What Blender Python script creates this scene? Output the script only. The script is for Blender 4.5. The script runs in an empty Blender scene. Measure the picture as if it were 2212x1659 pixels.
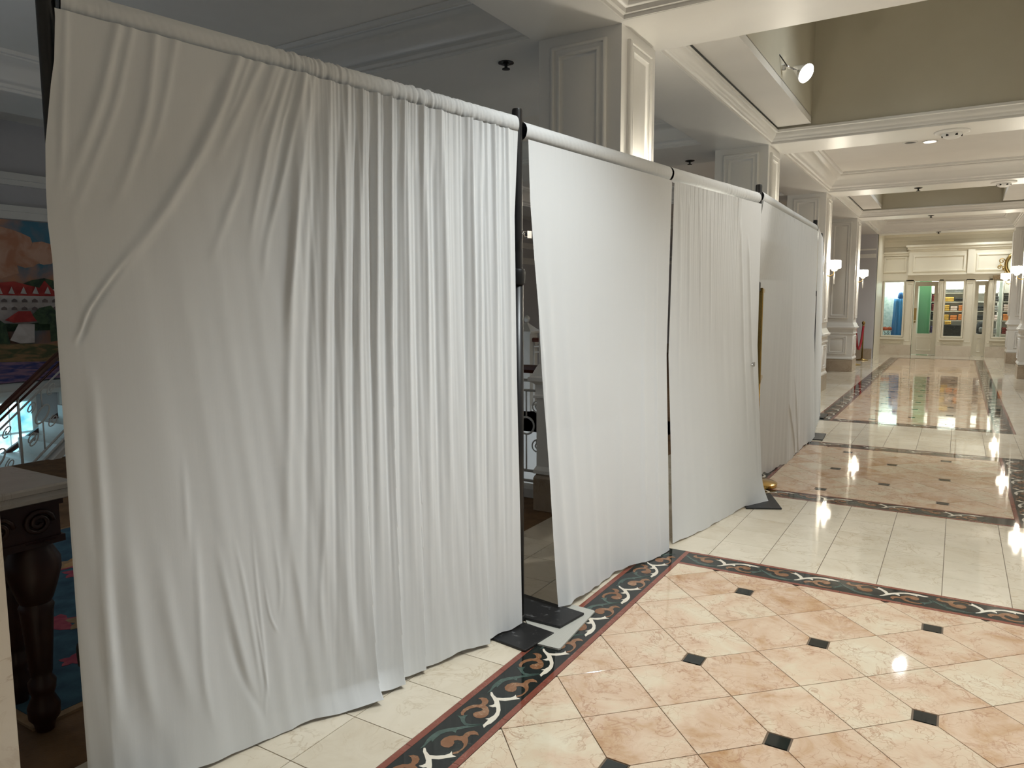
import bpy, bmesh, math, random
import numpy as np
from mathutils import Vector, Matrix

random.seed(7); np.random.seed(7)
SC = bpy.context.scene
COL = SC.collection

# ------------------------------------------------------------------ camera
CAM_H = 1.513
FPX = 1581.08
YAW, PITCH, ROLL = -0.5461047, 0.1089300, -0.0036691
cy_, sy_, cp_, sp_, cr_, sr_ = math.cos(YAW), math.sin(YAW), math.cos(PITCH), math.sin(PITCH), math.cos(ROLL), math.sin(ROLL)
_f = Vector((sy_*cp_, cy_*cp_, -sp_)); _r = Vector((cy_, -sy_, 0)); _u = _r.cross(_f)
_r2 = _r*cr_ + _u*sr_; _u2 = -_r*sr_ + _u*cr_
cam = bpy.data.cameras.new('camera'); cam_o = bpy.data.objects.new('camera', cam); COL.objects.link(cam_o)
cam.sensor_fit = 'HORIZONTAL'; cam.sensor_width = 36.0; cam.lens = 36.0*FPX/2212.0
cam.clip_start = 0.05; cam.clip_end = 200
M = Matrix((( _r2.x, _u2.x, -_f.x, 0), (_r2.y, _u2.y, -_f.y, 0), (_r2.z, _u2.z, -_f.z, CAM_H), (0, 0, 0, 1)))
cam_o.matrix_world = M
SC.camera = cam_o

# ------------------------------------------------------------------ world + exposure
W = bpy.data.worlds.new('world'); SC.world = W; W.use_nodes = True
bg = W.node_tree.nodes['Background']; bg.inputs[0].default_value = (0.86, 0.94, 1.0, 1); bg.inputs[1].default_value = 0.12
SC.view_settings.view_transform = 'Standard'; SC.view_settings.look = 'None'
SC.view_settings.exposure = 0.0; SC.view_settings.gamma = 1.0; SC.view_settings.use_curve_mapping = False

# downlight power etc. (the lamps themselves sit in their fixtures further down)
P_DOWN = 250.0
P_SCONCE = 12.0
P_HALL = 13.0
P_SHOP = 20.0
P_SPOT = 60.0

# measuring helper: a pixel of the photograph to the floor (used only to trace the inlay motif)
def px_floor(px, py, z=0.0):
    a, b = (px-1106)/FPX, -(py-829.5)/FPX
    d = _r2*a + _u2*b + _f
    t = (z-CAM_H)/d.z
    return (d.x*t, d.y*t)
def px_plane(px, py, p, n):
    a, b = (px-1106)/FPX, -(py-829.5)/FPX
    d = _r2*a + _u2*b + _f
    o = Vector((0, 0, CAM_H)); t = (Vector(p)-o).dot(Vector(n))/d.dot(Vector(n))
    return o + d*t

# ------------------------------------------------------------------ materials
def mat(name, col=(.8, .8, .8), rough=.5, metal=0., spec=.5, emit=None, estr=0., coat=0.):
    m = bpy.data.materials.new(name); m.use_nodes = True
    b = m.node_tree.nodes['Principled BSDF']
    b.inputs['Base Color'].default_value = (*col, 1); b.inputs['Roughness'].default_value = rough
    b.inputs['Metallic'].default_value = metal; b.inputs['Specular IOR Level'].default_value = spec
    b.inputs['Coat Weight'].default_value = coat
    if emit: b.inputs['Emission Color'].default_value = (*emit, 1); b.inputs['Emission Strength'].default_value = estr
    return m
def nd(m, t, **kw):
    n = m.node_tree.nodes.new(t)
    for k, v in kw.items():
        if k in n.inputs: n.inputs[k].default_value = v
        else: setattr(n, k, v)
    return n
def lk(m, a, b): m.node_tree.links.new(a, b)
def ramp(m, stops):
    n = m.node_tree.nodes.new('ShaderNodeValToRGB')
    e = n.color_ramp.elements
    while len(e) > 1: e.remove(e[-1])
    e[0].position = stops[0][0]; e[0].color = (*stops[0][1], 1)
    for p, c in stops[1:]:
        x = e.new(p); x.color = (*c, 1)
    return n
def bsdf(m): return m.node_tree.nodes['Principled BSDF']
def noise_paint(name, c0, c1, scale=3., rough=.45, bump=0., bscale=60.):
    m = mat(name, c0, rough)
    tc = nd(m, 'ShaderNodeTexCoord'); nz = nd(m, 'ShaderNodeTexNoise', Scale=scale, Detail=4.)
    lk(m, tc.outputs['Object'], nz.inputs['Vector'])
    r = ramp(m, [(.35, c0), (.65, c1)]); lk(m, nz.outputs['Fac'], r.inputs[0]); lk(m, r.outputs[0], bsdf(m).inputs['Base Color'])
    if bump:
        n2 = nd(m, 'ShaderNodeTexNoise', Scale=bscale, Detail=3.); lk(m, tc.outputs['Object'], n2.inputs['Vector'])
        b = nd(m, 'ShaderNodeBump', Strength=bump, Distance=.01); lk(m, n2.outputs['Fac'], b.inputs['Height']); lk(m, b.outputs[0], bsdf(m).inputs['Normal'])
    return m
def marble(name, stops, vein, vein_amt, rough, scale=5., rnd=True, crackle=0., bump=.028):
    m = mat(name, stops[0][1], rough); b = bsdf(m)
    tc = nd(m, 'ShaderNodeTexCoord'); oi = nd(m, 'ShaderNodeObjectInfo')
    off = nd(m, 'ShaderNodeVectorMath', operation='MULTIPLY_ADD')
    cmb = nd(m, 'ShaderNodeCombineXYZ')
    lk(m, oi.outputs['Random'], cmb.inputs[0]); lk(m, oi.outputs['Random'], cmb.inputs[1]); lk(m, oi.outputs['Random'], cmb.inputs[2])
    lk(m, cmb.outputs[0], off.inputs[0]); off.inputs[1].default_value = (37., 53., 91.) if rnd else (0, 0, 0)
    lk(m, tc.outputs['Object'], off.inputs[2])
    n1 = nd(m, 'ShaderNodeTexNoise', Scale=scale, Detail=6., Roughness=.62, Distortion=.6); lk(m, off.outputs[0], n1.inputs['Vector'])
    r1 = ramp(m, stops)
    ad = nd(m, 'ShaderNodeMath', operation='MULTIPLY_ADD')
    lk(m, oi.outputs['Random'], ad.inputs[0]); ad.inputs[1].default_value = .22 if rnd else 0.; 
    sb = nd(m, 'ShaderNodeMath', operation='SUBTRACT'); lk(m, n1.outputs['Fac'], sb.inputs[0]); sb.inputs[1].default_value = .11 if rnd else 0.
    lk(m, sb.outputs[0], ad.inputs[2]); lk(m, ad.outputs[0], r1.inputs[0])
    # veins : thin contour lines of a distorted noise
    n2 = nd(m, 'ShaderNodeTexNoise', Scale=scale*1.5, Detail=5., Roughness=.6, Distortion=1.4); lk(m, off.outputs[0], n2.inputs['Vector'])
    a1 = nd(m, 'ShaderNodeMath', operation='SUBTRACT'); lk(m, n2.outputs['Fac'], a1.inputs[0]); a1.inputs[1].default_value = .5
    a2 = nd(m, 'ShaderNodeMath', operation='ABSOLUTE'); lk(m, a1.outputs[0], a2.inputs[0])
    mr = nd(m, 'ShaderNodeMapRange'); mr.inputs[1].default_value = 0.; mr.inputs[2].default_value = .03; mr.inputs[3].default_value = vein_amt; mr.inputs[4].default_value = 0.
    lk(m, a2.outputs[0], mr.inputs[0])
    n3 = nd(m, 'ShaderNodeTexNoise', Scale=scale*.9, Detail=2.); lk(m, off.outputs[0], n3.inputs['Vector'])
    r3 = ramp(m, [(.42, (0, 0, 0)), (.62, (1, 1, 1))]); lk(m, n3.outputs['Fac'], r3.inputs[0])
    mu = nd(m, 'ShaderNodeMath', operation='MULTIPLY'); lk(m, mr.outputs[0], mu.inputs[0]); lk(m, r3.outputs[0], mu.inputs[1])
    mx = nd(m, 'ShaderNodeMixRGB'); lk(m, mu.outputs[0], mx.inputs[0]); lk(m, r1.outputs[0], mx.inputs[1]); mx.inputs[2].default_value = (*vein, 1)
    out = mx.outputs[0]
    if crackle:
        nw_ = nd(m, 'ShaderNodeTexNoise', Scale=scale*3., Detail=3.); lk(m, off.outputs[0], nw_.inputs['Vector'])
        dm = nd(m, 'ShaderNodeVectorMath', operation='MULTIPLY_ADD'); lk(m, nw_.outputs['Color'], dm.inputs[0]); dm.inputs[1].default_value = (.12,.12,.12); lk(m, off.outputs[0], dm.inputs[2])
        vo = nd(m, 'ShaderNodeTexVoronoi', Scale=scale*3.2, feature='DISTANCE_TO_EDGE'); lk(m, dm.outputs[0], vo.inputs['Vector'])
        m1 = nd(m, 'ShaderNodeMapRange'); m1.inputs[1].default_value = 0.; m1.inputs[2].default_value = .035; m1.inputs[3].default_value = crackle; m1.inputs[4].default_value = 0.; lk(m, vo.outputs['Distance'], m1.inputs[0])
        n4 = nd(m, 'ShaderNodeTexNoise', Scale=scale*1.3, Detail=2.); lk(m, off.outputs[0], n4.inputs['Vector'])
        r4 = ramp(m, [(.40, (0,0,0)), (.60, (1,1,1))]); lk(m, n4.outputs['Fac'], r4.inputs[0])
        mu2 = nd(m, 'ShaderNodeMath', operation='MULTIPLY'); lk(m, m1.outputs[0], mu2.inputs[0]); lk(m, r4.outputs[0], mu2.inputs[1])
        mx2 = nd(m, 'ShaderNodeMixRGB'); lk(m, mu2.outputs[0], mx2.inputs[0]); lk(m, out, mx2.inputs[1]); mx2.inputs[2].default_value = (*vein, 1); out = mx2.outputs[0]
    lk(m, out, b.inputs['Base Color'])
    if bump:
        nb = nd(m, 'ShaderNodeTexNoise', Scale=2.2, Detail=1.); 
        gm = nd(m, 'ShaderNodeNewGeometry'); lk(m, gm.outputs['Position'], nb.inputs['Vector'])
        bp = nd(m, 'ShaderNodeBump', Strength=bump, Distance=.05); lk(m, nb.outputs['Fac'], bp.inputs['Height']); lk(m, bp.outputs[0], b.inputs['Normal'])
    return m

MT = {}
MT['paint'] = noise_paint('white_satin_paint', (.83, .81, .77), (.86, .84, .80), 2., .33)
MT['ceil'] = noise_paint('ceiling_paint', (.83, .80, .75), (.86, .83, .78), 2., .6)
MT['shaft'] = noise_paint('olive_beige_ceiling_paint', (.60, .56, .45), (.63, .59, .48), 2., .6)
MT['cream'] = noise_paint('cream_shop_paint', (.80, .74, .60), (.83, .77, .63), 2., .45)
MT['hall'] = noise_paint('hall_wall_paint', (.55, .54, .56), (.58, .57, .59), 2., .6)
MT['cream_marble'] = marble('cream_marble', [(.2, (.62, .53, .40)), (.45, (.70, .62, .49)), (.7, (.76, .68, .55))], (.42, .30, .17), .45, .045, 4.)
MT['pink_marble'] = marble('pink_marble', [(.22, (.46, .25, .11)), (.33, (.58, .38, .23)), (.43, (.66, .47, .33)), (.52, (.71, .54, .39)), (.62, (.72, .59, .43)), (.78, (.76, .67, .51))], (.36, .16, .08), .55, .045, 5., crackle=.55)
MT['stone_plinth'] = marble('brown_plinth_marble', [(.2, (.36, .28, .20)), (.5, (.44, .35, .26)), (.8, (.52, .43, .33))], (.25, .17, .11), .5, .25, 4., bump=0)
MT['pale_plinth'] = marble('pale_plinth_marble', [(.2, (.62, .53, .42)), (.8, (.72, .64, .53))], (.42, .30, .2), .5, .25, 4., bump=0)
MT['black_marble'] = marble('black_marble', [(.2, (.008, .010, .010)), (.6, (.012, .016, .015)), (.9, (.025, .035, .03))], (.06, .08, .07), .3, .045, 6.)
MT['red_marble'] = marble('red_marble', [(.2, (.20, .055, .035)), (.6, (.25, .075, .05)), (.9, (.30, .11, .08))], (.5, .3, .24), .3, .045, 8.)
MT['brown_inlay'] = marble('brown_inlay_marble', [(.2, (.20, .085, .035)), (.55, (.26, .12, .06)), (.9, (.42, .27, .17))], (.6, .45, .3), .4, .045, 14.)
MT['green_inlay'] = marble('green_inlay_marble', [(.2, (.040, .065, .056)), (.6, (.062, .098, .084)), (.9, (.11, .16, .14))], (.15, .25, .2), .4, .045, 14.)
MT['white_inlay'] = marble('white_inlay_marble', [(.2, (.74, .66, .54)), (.9, (.84, .79, .68))], (.6, .5, .4), .3, .045, 8.)
MT['grout'] = mat('grout', (.17, .12, .08), .5)
MT['black_metal'] = mat('black_powder_coat', (.008, .008, .009), .38)
MT['wood'] = noise_paint('dark_mahogany', (.055, .014, .008), (.10, .025, .014), 8., .28)
MT['table_wood'] = noise_paint('carved_dark_wood', (.028, .010, .007), (.05, .018, .012), 8., .35)
MT['iron'] = noise_paint('white_painted_iron', (.62, .60, .56), (.68, .66, .62), 6., .4)
MT['gold'] = mat('polished_gold', (.62, .40, .12), .18, 1.)
MT['brass'] = mat('antique_brass', (.35, .24, .09), .3, 1.)
MT['steel'] = mat('bright_steel', (.75, .75, .76), .2, 1.)
MT['red_rope'] = mat('red_velvet', (.32, .01, .02), .8)
MT['marble_top'] = marble('white_table_marble', [(.2, (.55, .50, .45)), (.8, (.66, .62, .57))], (.42, .36, .32), .4, .2, 4., bump=0)
MT['lamp_on'] = mat('lit_lamp', (1, 1, 1), .5, emit=(1., .93, .82), estr=18.)
MT['shade'] = mat('lit_sconce_shade', (.95, .92, .85), .6, emit=(1., .92, .76), estr=5.)
MT['dark_lens'] = mat('dark_lens', (.02, .02, .02), .2)
MT['white_plastic'] = mat('white_plastic', (.8, .78, .74), .4)

# cloth
m = mat('white_drape_cloth', (.735, .748, .755), .85, spec=.15); b = bsdf(m)
b.inputs['Sheen Weight'].default_value = .25; b.inputs['Sheen Roughness'].default_value = .5
tc = nd(m, 'ShaderNodeTexCoord'); nz = nd(m, 'ShaderNodeTexNoise', Scale=260., Detail=2.); lk(m, tc.outputs['Object'], nz.inputs['Vector'])
mp = nd(m, 'ShaderNodeMapping'); mp.inputs['Scale'].default_value = (9., 9., .8); lk(m, tc.outputs['Object'], mp.inputs['Vector'])
n2 = nd(m, 'ShaderNodeTexNoise', Scale=4., Detail=5.); lk(m, mp.outputs[0], n2.inputs['Vector'])
ad = nd(m, 'ShaderNodeMath', operation='MULTIPLY_ADD'); lk(m, nz.outputs['Fac'], ad.inputs[0]); ad.inputs[1].default_value = .12; lk(m, n2.outputs['Fac'], ad.inputs[2])
bp = nd(m, 'ShaderNodeBump', Strength=.05, Distance=.01); lk(m, ad.outputs[0], bp.inputs['Height']); lk(m, bp.outputs[0], b.inputs['Normal'])
MT['cloth'] = m
# dusty black steel plate
m = mat('scuffed_black_plate', (.012, .012, .013), .45); b = bsdf(m)
tc = nd(m, 'ShaderNodeTexCoord'); nz = nd(m, 'ShaderNodeTexNoise', Scale=38., Detail=4.); lk(m, tc.outputs['Object'], nz.inputs['Vector'])
r = ramp(m, [(.60, (.012, .012, .013)), (.72, (.10, .10, .10))]); lk(m, nz.outputs['Fac'], r.inputs[0]); lk(m, r.outputs[0], b.inputs['Base Color'])
MT['plate'] = m
# ribbed grey plate
m = mat('ribbed_grey_board', (.50, .49, .44), .5); b = bsdf(m)
tc = nd(m, 'ShaderNodeTexCoord'); wv = nd(m, 'ShaderNodeTexWave', Scale=40.); lk(m, tc.outputs['Object'], wv.inputs['Vector'])
bp = nd(m, 'ShaderNodeBump', Strength=.3, Distance=.002); lk(m, wv.outputs['Fac'], bp.inputs['Height']); lk(m, bp.outputs[0], b.inputs['Normal'])
MT['grey_board'] = m
# parquet brown floor
m = noise_paint('brown_hall_carpet', (.14, .075, .032), (.21, .115, .05), 7., .85, .3, 120.); MT['brown_floor'] = m
# glass
m = bpy.data.materials.new('window_glass'); m.use_nodes = True; nt = m.node_tree; nt.nodes.clear()
o = nt.nodes.new('ShaderNodeOutputMaterial'); tr = nt.nodes.new('ShaderNodeBsdfTransparent'); gl = nt.nodes.new('ShaderNodeBsdfGlossy'); mxs = nt.nodes.new('ShaderNodeMixShader')
fr = nt.nodes.new('ShaderNodeFresnel'); fr.inputs[0].default_value = 1.45; gl.inputs['Roughness'].default_value = .02; tr.inputs[0].default_value = (.93, .96, .94, 1)
nt.links.new(fr.outputs[0], mxs.inputs[0]); nt.links.new(tr.outputs[0], mxs.inputs[1]); nt.links.new(gl.outputs[0], mxs.inputs[2]); nt.links.new(mxs.outputs[0], o.inputs[0])
MT['glass'] = m

# ------------------------------------------------------------------ mesh builder
class MB:
    def __init__(s): s.v = []; s.f = []
    def add(s, v, f):
        n = len(s.v); s.v += [tuple(p) for p in v]; s.f += [tuple(i+n for i in q) for q in f]; return s
    def box(s, x0, x1, y0, y1, z0, z1):
        return s.add([(x0,y0,z0),(x1,y0,z0),(x1,y1,z0),(x0,y1,z0),(x0,y0,z1),(x1,y0,z1),(x1,y1,z1),(x0,y1,z1)],
                     [(0,3,2,1),(4,5,6,7),(0,1,5,4),(1,2,6,5),(2,3,7,6),(3,0,4,7)])
    def prism(s, pts, z0, z1):
        n = len(pts)
        a = sum(pts[i][0]*pts[(i+1)%n][1]-pts[(i+1)%n][0]*pts[i][1] for i in range(n))
        if a < 0: pts = pts[::-1]
        v = [(x,y,z0) for x,y in pts]+[(x,y,z1) for x,y in pts]
        return s.add(v, [tuple(range(n-1,-1,-1)), tuple(range(n,2*n))]+[(i,(i+1)%n,n+(i+1)%n,n+i) for i in range(n)])
    def rings(s, rings, close=True, cap=False):
        n = len(rings[0]); v = [p for r in rings for p in r]; f = []
        for k in range(len(rings)-1):
            for i in range(n if close else n-1):
                j = (i+1) % n; f.append((k*n+i, k*n+j, (k+1)*n+j, (k+1)*n+i))
        if cap: f.append(tuple(range(n-1,-1,-1))); f.append(tuple(range((len(rings)-1)*n, len(rings)*n)))
        return s.add(v, f)
    def rect_loop(s, x0, x1, y0, y1, prof):
        return s.rings([[(x0+d,y0+d,z),(x1-d,y0+d,z),(x1-d,y1-d,z),(x0+d,y1-d,z)] for d, z in prof])
    def frame(s, o, u, v, n, w, h, prof, fill=False):
        o, u, v, n = map(Vector, (o, u, v, n)); R = []
        for d, q in prof:
            R.append([o+u*a+v*c+n*q for a, c in ((d,d),(w-d,d),(w-d,h-d),(d,h-d))])
        s.rings(R)
        if fill: k = len(s.v); s.f.append((k-4,k-3,k-2,k-1))
        return s
    def lathe(s, cx, cy, prof, n=24, cap=True):
        return s.rings([[(cx+r*math.cos(2*math.pi*i/n), cy+r*math.sin(2*math.pi*i/n), z) for i in range(n)] for r, z in prof], cap=cap)
    def tube(s, pts, r, n=8, closed=False):
        pts = [Vector(p) for p in pts]; N = len(pts); R = []
        up = Vector((0,0,1)); prev = None
        for i, p in enumerate(pts):
            if closed: t = pts[(i+1)%N]-pts[i-1]
            else: t = pts[min(i+1,N-1)]-pts[max(i-1,0)]
            t.normalize()
            a = prev if prev is not None else (up if abs(t.z) < .9 else Vector((1,0,0)))
            a = (a - t*a.dot(t))
            if a.length < 1e-5: a = t.orthogonal()
            a.normalize(); prev = a; c = t.cross(a)
            rr = r[i] if isinstance(r, (list, tuple)) else r
            R.append([p + a*rr*math.cos(2*math.pi*k/n) + c*rr*math.sin(2*math.pi*k/n) for k in range(n)])
        if closed: R.append(R[0])
        return s.rings(R, cap=not closed)
    def build(s, name, mt, parent=None, smooth=False, loc=None, auto=None):
        me = bpy.data.meshes.new(name); me.from_pydata([tuple(p) for p in s.v], [], s.f); me.update()
        o = bpy.data.objects.new(name, me); COL.objects.link(o)
        if mt: me.materials.append(MT[mt] if isinstance(mt, str) else mt)
        if smooth: me.polygons.foreach_set('use_smooth', [True]*len(me.polygons))
        if parent: o.parent = parent
        if loc: o.location = loc
        return o
def link(name, me, parent=None, loc=(0,0,0), rz=0):
    o = bpy.data.objects.new(name, me); COL.objects.link(o); o.location = loc; o.rotation_euler = (0,0,rz)
    if parent: o.parent = parent
    return o
def thing(name, label, cat, group=None, loc=(0,0,0), rz=0):
    o = bpy.data.objects.new(name, None); COL.objects.link(o); o.location = loc; o.rotation_euler = (0,0,rz); o.empty_display_size = .1
    o['label'] = label; o['category'] = cat
    if group: o['group'] = group
    return o
def tag(o, label, cat, group=None):
    o['label'] = label; o['category'] = cat
    if group: o['group'] = group
    return o
def struct(o, label=None, cat=None):
    o['kind'] = 'structure'
    if label: o['label'] = label; o['category'] = cat
    return o
def smooth_angle(o, deg=35):
    me = o.data; me.polygons.foreach_set('use_smooth', [True]*len(me.polygons))
    bm = bmesh.new(); bm.from_mesh(me); bmesh.ops.remove_doubles(bm, verts=bm.verts, dist=1e-5)
    for e in bm.edges:
        if len(e.link_faces) == 2 and e.calc_face_angle(0) > math.radians(deg): e.smooth = False
    bm.to_mesh(me); bm.free()
    return o

# ------------------------------------------------------------------ dimensions
CX = -0.457                      # middle of the corridor
BL0, BL1 = -1.556, -1.327        # left floor border
BR0, BR1 = 0.413, 0.642          # right floor border
SOF = 3.32                       # beam soffit
COLX = -1.965; CW = .615         # left columns: corridor face and width
RCOLX = 1.085
COLY = [.185, 4.62, 8.925, 13.24, 17.57, 21.86]

# ================================================================== FLOOR
fb = MB().box(-2.41, 3.2, -3.0, 27.0, -.12, -.004)
floor = struct(fb.build('floor', 'grout'), 'polished marble floor with scroll borders and diagonal tiles', 'floor')
T = .3048; G = .0016
def tile_mesh(name, pts, mt, inset=G):
    """flat tile with a tiny bevelled rim"""
    n = len(pts); c = (sum(p[0] for p in pts)/n, sum(p[1] for p in pts)/n)
    a = sum(pts[i][0]*pts[(i+1)%n][1]-pts[(i+1)%n][0]*pts[i][1] for i in range(n))
    if a < 0: pts = pts[::-1]
    def off(d):
        out = []
        for i in range(n):
            p0, p1, p2 = Vector(pts[i-1]), Vector(pts[i]), Vector(pts[(i+1)%n])
            e1 = (p1-p0).normalized(); e2 = (p2-p1).normalized()
            n1 = Vector((-e1.y, e1.x)); n2 = Vector((-e2.y, e2.x)); k = n1+n2
            den = max(.15, 1+n1.dot(n2)); out.append(p1 + k*(d/den))
        return out
    o1, o2 = off(inset), off(inset+.0007)
    R = [[(p.x-c[0], p.y-c[1], -.004) for p in o1], [(p.x-c[0], p.y-c[1], -.0006) for p in o1], [(p.x-c[0], p.y-c[1], 0) for p in o2]]
    mb = MB().rings(R); k = len(mb.v); mb.f.append(tuple(range(k-n, k)))
    me = bpy.data.meshes.new(name); me.from_pydata(mb.v, [], mb.f); me.materials.append(MT[mt]); me.update()
    return me, c
def clip(poly, x0, x1, y0, y1):
    def cut(P, ax, val, sgn):
        out = []
        for i in range(len(P)):
            a, b = P[i-1], P[i]; da, db = sgn*(a[ax]-val), sgn*(b[ax]-val)
            if (da >= 0) != (db >= 0):
                t = da/(da-db); out.append((a[0]+(b[0]-a[0])*t, a[1]+(b[1]-a[1])*t))
            if db >= 0: out.append(b)
        return out
    for ax, val, s in ((0,x0,1),(0,x1,-1),(1,y0,1),(1,y1,-1)):
        poly = cut(poly, ax, val, s)
        if len(poly) < 3: return None
    q = []
    for p in poly:
        if not q or (abs(p[0]-q[-1][0])+abs(p[1]-q[-1][1])) > .002: q.append(p)
    if len(q) > 1 and abs(q[0][0]-q[-1][0])+abs(q[0][1]-q[-1][1]) < .002: q.pop()
    if len(q) < 3: return None
    a = abs(sum(q[i-1][0]*q[i][1]-q[i][0]*q[i-1][1] for i in range(len(q))))/2
    return q if a > .0008 else None
pink_c = {}; 
def put_tile(name, poly, mt, cache, far=None):
    c = (sum(p[0] for p in poly)/len(poly), sum(p[1] for p in poly)/len(poly))
    key = tuple(sorted((round(p[0]-c[0], 3), round(p[1]-c[1], 3)) for p in poly))
    if key not in cache: cache[key] = tile_mesh(name, poly, mt)[0]
    return link(name, cache[key], floor, (c[0], c[1], 0))
def join_tiles(name, polys, mt):
    mb = MB()
    for p in polys:
        me, c = tile_mesh('t', p, mt); n = len(mb.v)
        mb.v += [(v.co.x+c[0], v.co.y+c[1], v.co.z) for v in me.vertices]; mb.f += [tuple(i+n for i in q.vertices) for q in me.polygons]
        bpy.data.meshes.remove(me)
    o = mb.build(name, mt, floor); o['kind'] = 'stuff'; return o
D2 = .2155; INS = .0385
def diamond_bay(y0, y1, yc, near=True):
    x0, x1 = BL1, BR0
    polys = []; insets = []
    J = int((y1-y0)/D2)+6; jc = 0
    for i in range(-8, 9):
        for j in range(-J, J+1):
            X, Y = CX+i*D2, yc+j*D2
            if Y < y0-.4 or Y > y1+.4: continue
            if (i+j) % 2:                                  # a tile centre
                P = []
                for (di, dj) in ((1,0),(0,1),(-1,0),(0,-1)):
                    a, b = i+di, j+dj; px, py = CX+a*D2, yc+b*D2
                    if abs(a) < 4 and a % 2 == 0 and b % 2 == 0 and ((a+b)//2) % 2 == 0:
                        k = INS+.004
                        if di == 1: P += [(px-k, py-k), (px-k, py+k)]
                        elif dj == 1: P += [(px+k, py-k), (px-k, py-k)]
                        elif di == -1: P += [(px+k, py+k), (px+k, py-k)]
                        else: P += [(px-k, py+k), (px+k, py+k)]
                    else: P.append((px, py))
                q = clip(P, x0, x1, y0, y1)
                if q: polys.append(q)
            elif abs(i) < 4 and i % 2 == 0 and j % 2 == 0 and ((i+j)//2) % 2 == 0:
                k = INS
                q = clip([(X-k,Y-k),(X+k,Y-k),(X+k,Y+k),(X-k,Y+k)], x0, x1, y0, y1)
                if q: insets.append(q)
    return polys, insets
C1, C2, C3 = {}, {}, {}
B1 = (0.55, 4.05); B2 = (6.107, 8.27); B3 = (10.325, 22.6)
for (y0, y1), yc in ((B1, 3.383), (B2, 6.745)):
    P, I = diamond_bay(y0, y1, yc)
    for q in P: put_tile('pink_marble_tile', q, 'pink_marble', C1)
    for q in I: put_tile('black_inset_tile', q, 'black_marble', C2)
P, I = diamond_bay(B3[0], B3[1], 10.94)
near = [q for q in P if q[0][1] < 12.2]; far_ = [q for q in P if q[0][1] >= 12.2]
for q in near: put_tile('pink_marble_tile', q, 'pink_marble', C1)
for q in I: put_tile('black_inset_tile', q, 'black_marble', C2)
join_tiles('far_pink_marble_tiles', far_, 'pink_marble')
# cream tiles: side strips and the bands between the bays
GX = .003
def cream_region(x0, x1, y0, y1, ystart):
    out = []
    i0 = int(math.floor((x0-GX)/T)); i1 = int(math.ceil((x1-GX)/T))
    j0 = int(math.floor((y0-ystart)/T)); j1 = int(math.ceil((y1-ystart)/T))
    for i in range(i0, i1):
        for j in range(j0, j1):
            a, b = GX+i*T, ystart+j*T
            q = clip([(a,b),(a+T,b),(a+T,b+T),(a,b+T)], x0, x1, y0, y1)
            if q: out.append(q)
    return out
cream = []
cream += cream_region(-2.41, BL0, -2.9, B1[1]+.23, 1.878)                  # strip beside the near bay
cream += cream_region(-2.41, 3.2, B1[1]+.23, B2[0]-.23, B1[1]+.23)         # first band
cream += cream_region(-2.41, BL0, B2[0]-.23, B2[1]+.23, B1[1]+.23)
cream += cream_region(BR1, 3.2, B2[0]-.23, B2[1]+.23, B1[1]+.23)
cream += cream_region(-2.41, 3.2, B2[1]+.23, B3[0]-.23, B2[1]+.23)
cream += cream_region(-2.41, BL0, B3[0]-.23, 27., B2[1]+.23)
cream += cream_region(BR1, 3.2, B3[0]-.23, 27., B2[1]+.23)
cream += cream_region(BL0, BR1, B3[1]+.23, 27., B2[1]+.23)
cream += cream_region(BR1, 3.2, -2.9, B1[1]+.23, 1.878)
cream += cream_region(BL0, BR1, -2.9, B1[0]-.23, 1.878)
def vis_size(q):
    c = (sum(p[0] for p in q)/len(q), sum(p[1] for p in q)/len(q))
    d = Vector((c[0], c[1], -CAM_H)); z = d.dot(_f)
    if z < .5: return 0
    px, py = FPX*d.dot(_r2)/z, FPX*d.dot(_u2)/z
    if abs(px) > 1160 or abs(py) > 880: return 0
    return 1/(z*d.length)
cream.sort(key=lambda q: -vis_size(q))
for q in cream[:280]: put_tile('cream_marble_tile', q, 'cream_marble', C3)
join_tiles('far_cream_marble_tiles', cream[280:], 'cream_marble')

# ---- scroll borders: motif traced from the floor itself
def crop_pts(L): return [px_floor(820+a/5.53, 1400+b/5.53) for a, b in L]
white = [(1325,525),(1345,525),(1362,560),(1400,592),(1470,597),(1560,592),(1610,575),(1625,555),(1637,590),(1680,605),(1600,617),(1500,630),(1425,625),(1440,680),(1445,740),(1428,800),(1390,850),(1330,900),(1285,918),(1245,952),(1232,920),(1275,880),(1300,855),(1262,845),(1310,835),(1368,800),(1393,760),(1395,715),(1385,702),(1350,706),(1303,690),(1345,680),(1370,668),(1370,640),(1350,600),(1325,560)]
brownA = [(1635,585),(1690,575),(1740,540),(1775,500),(1782,465),(1772,430),(1800,405),(1850,403),(1885,412),(1870,385),(1830,368),(1780,374),(1740,390),(1718,415),(1690,420),(1640,412),(1580,415),(1525,435),(1493,465),(1500,500),(1540,520),(1590,523),(1625,507),(1640,480),(1630,460),(1670,453),(1712,462),(1740,490),(1738,520),(1700,552),(1640,568)]
brownB = [(975,800),(968,770),(1000,730),(1060,695),(1130,675),(1190,675),(1218,665),(1225,640),(1210,612),(1178,598),(1230,590),(1280,600),(1302,630),(1292,660),(1262,682),(1292,705),(1310,750),(1297,795),(1260,825),(1200,838),(1150,830),(1120,810),(1115,783),(1150,762),(1200,755),(1235,738),(1215,716),(1160,706),(1090,720),(1040,745),(1010,775),(1005,803)]
greenA = [(1285,535),(1325,495),(1348,450),(1390,408),(1450,370),(1530,350),(1620,338),(1720,325),(1910,303),(1915,315),(1720,347),(1645,362),(1640,388),(1600,374),(1540,380),(1480,402),(1432,442),(1405,472),(1393,455),(1362,480),(1332,515)]
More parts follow.
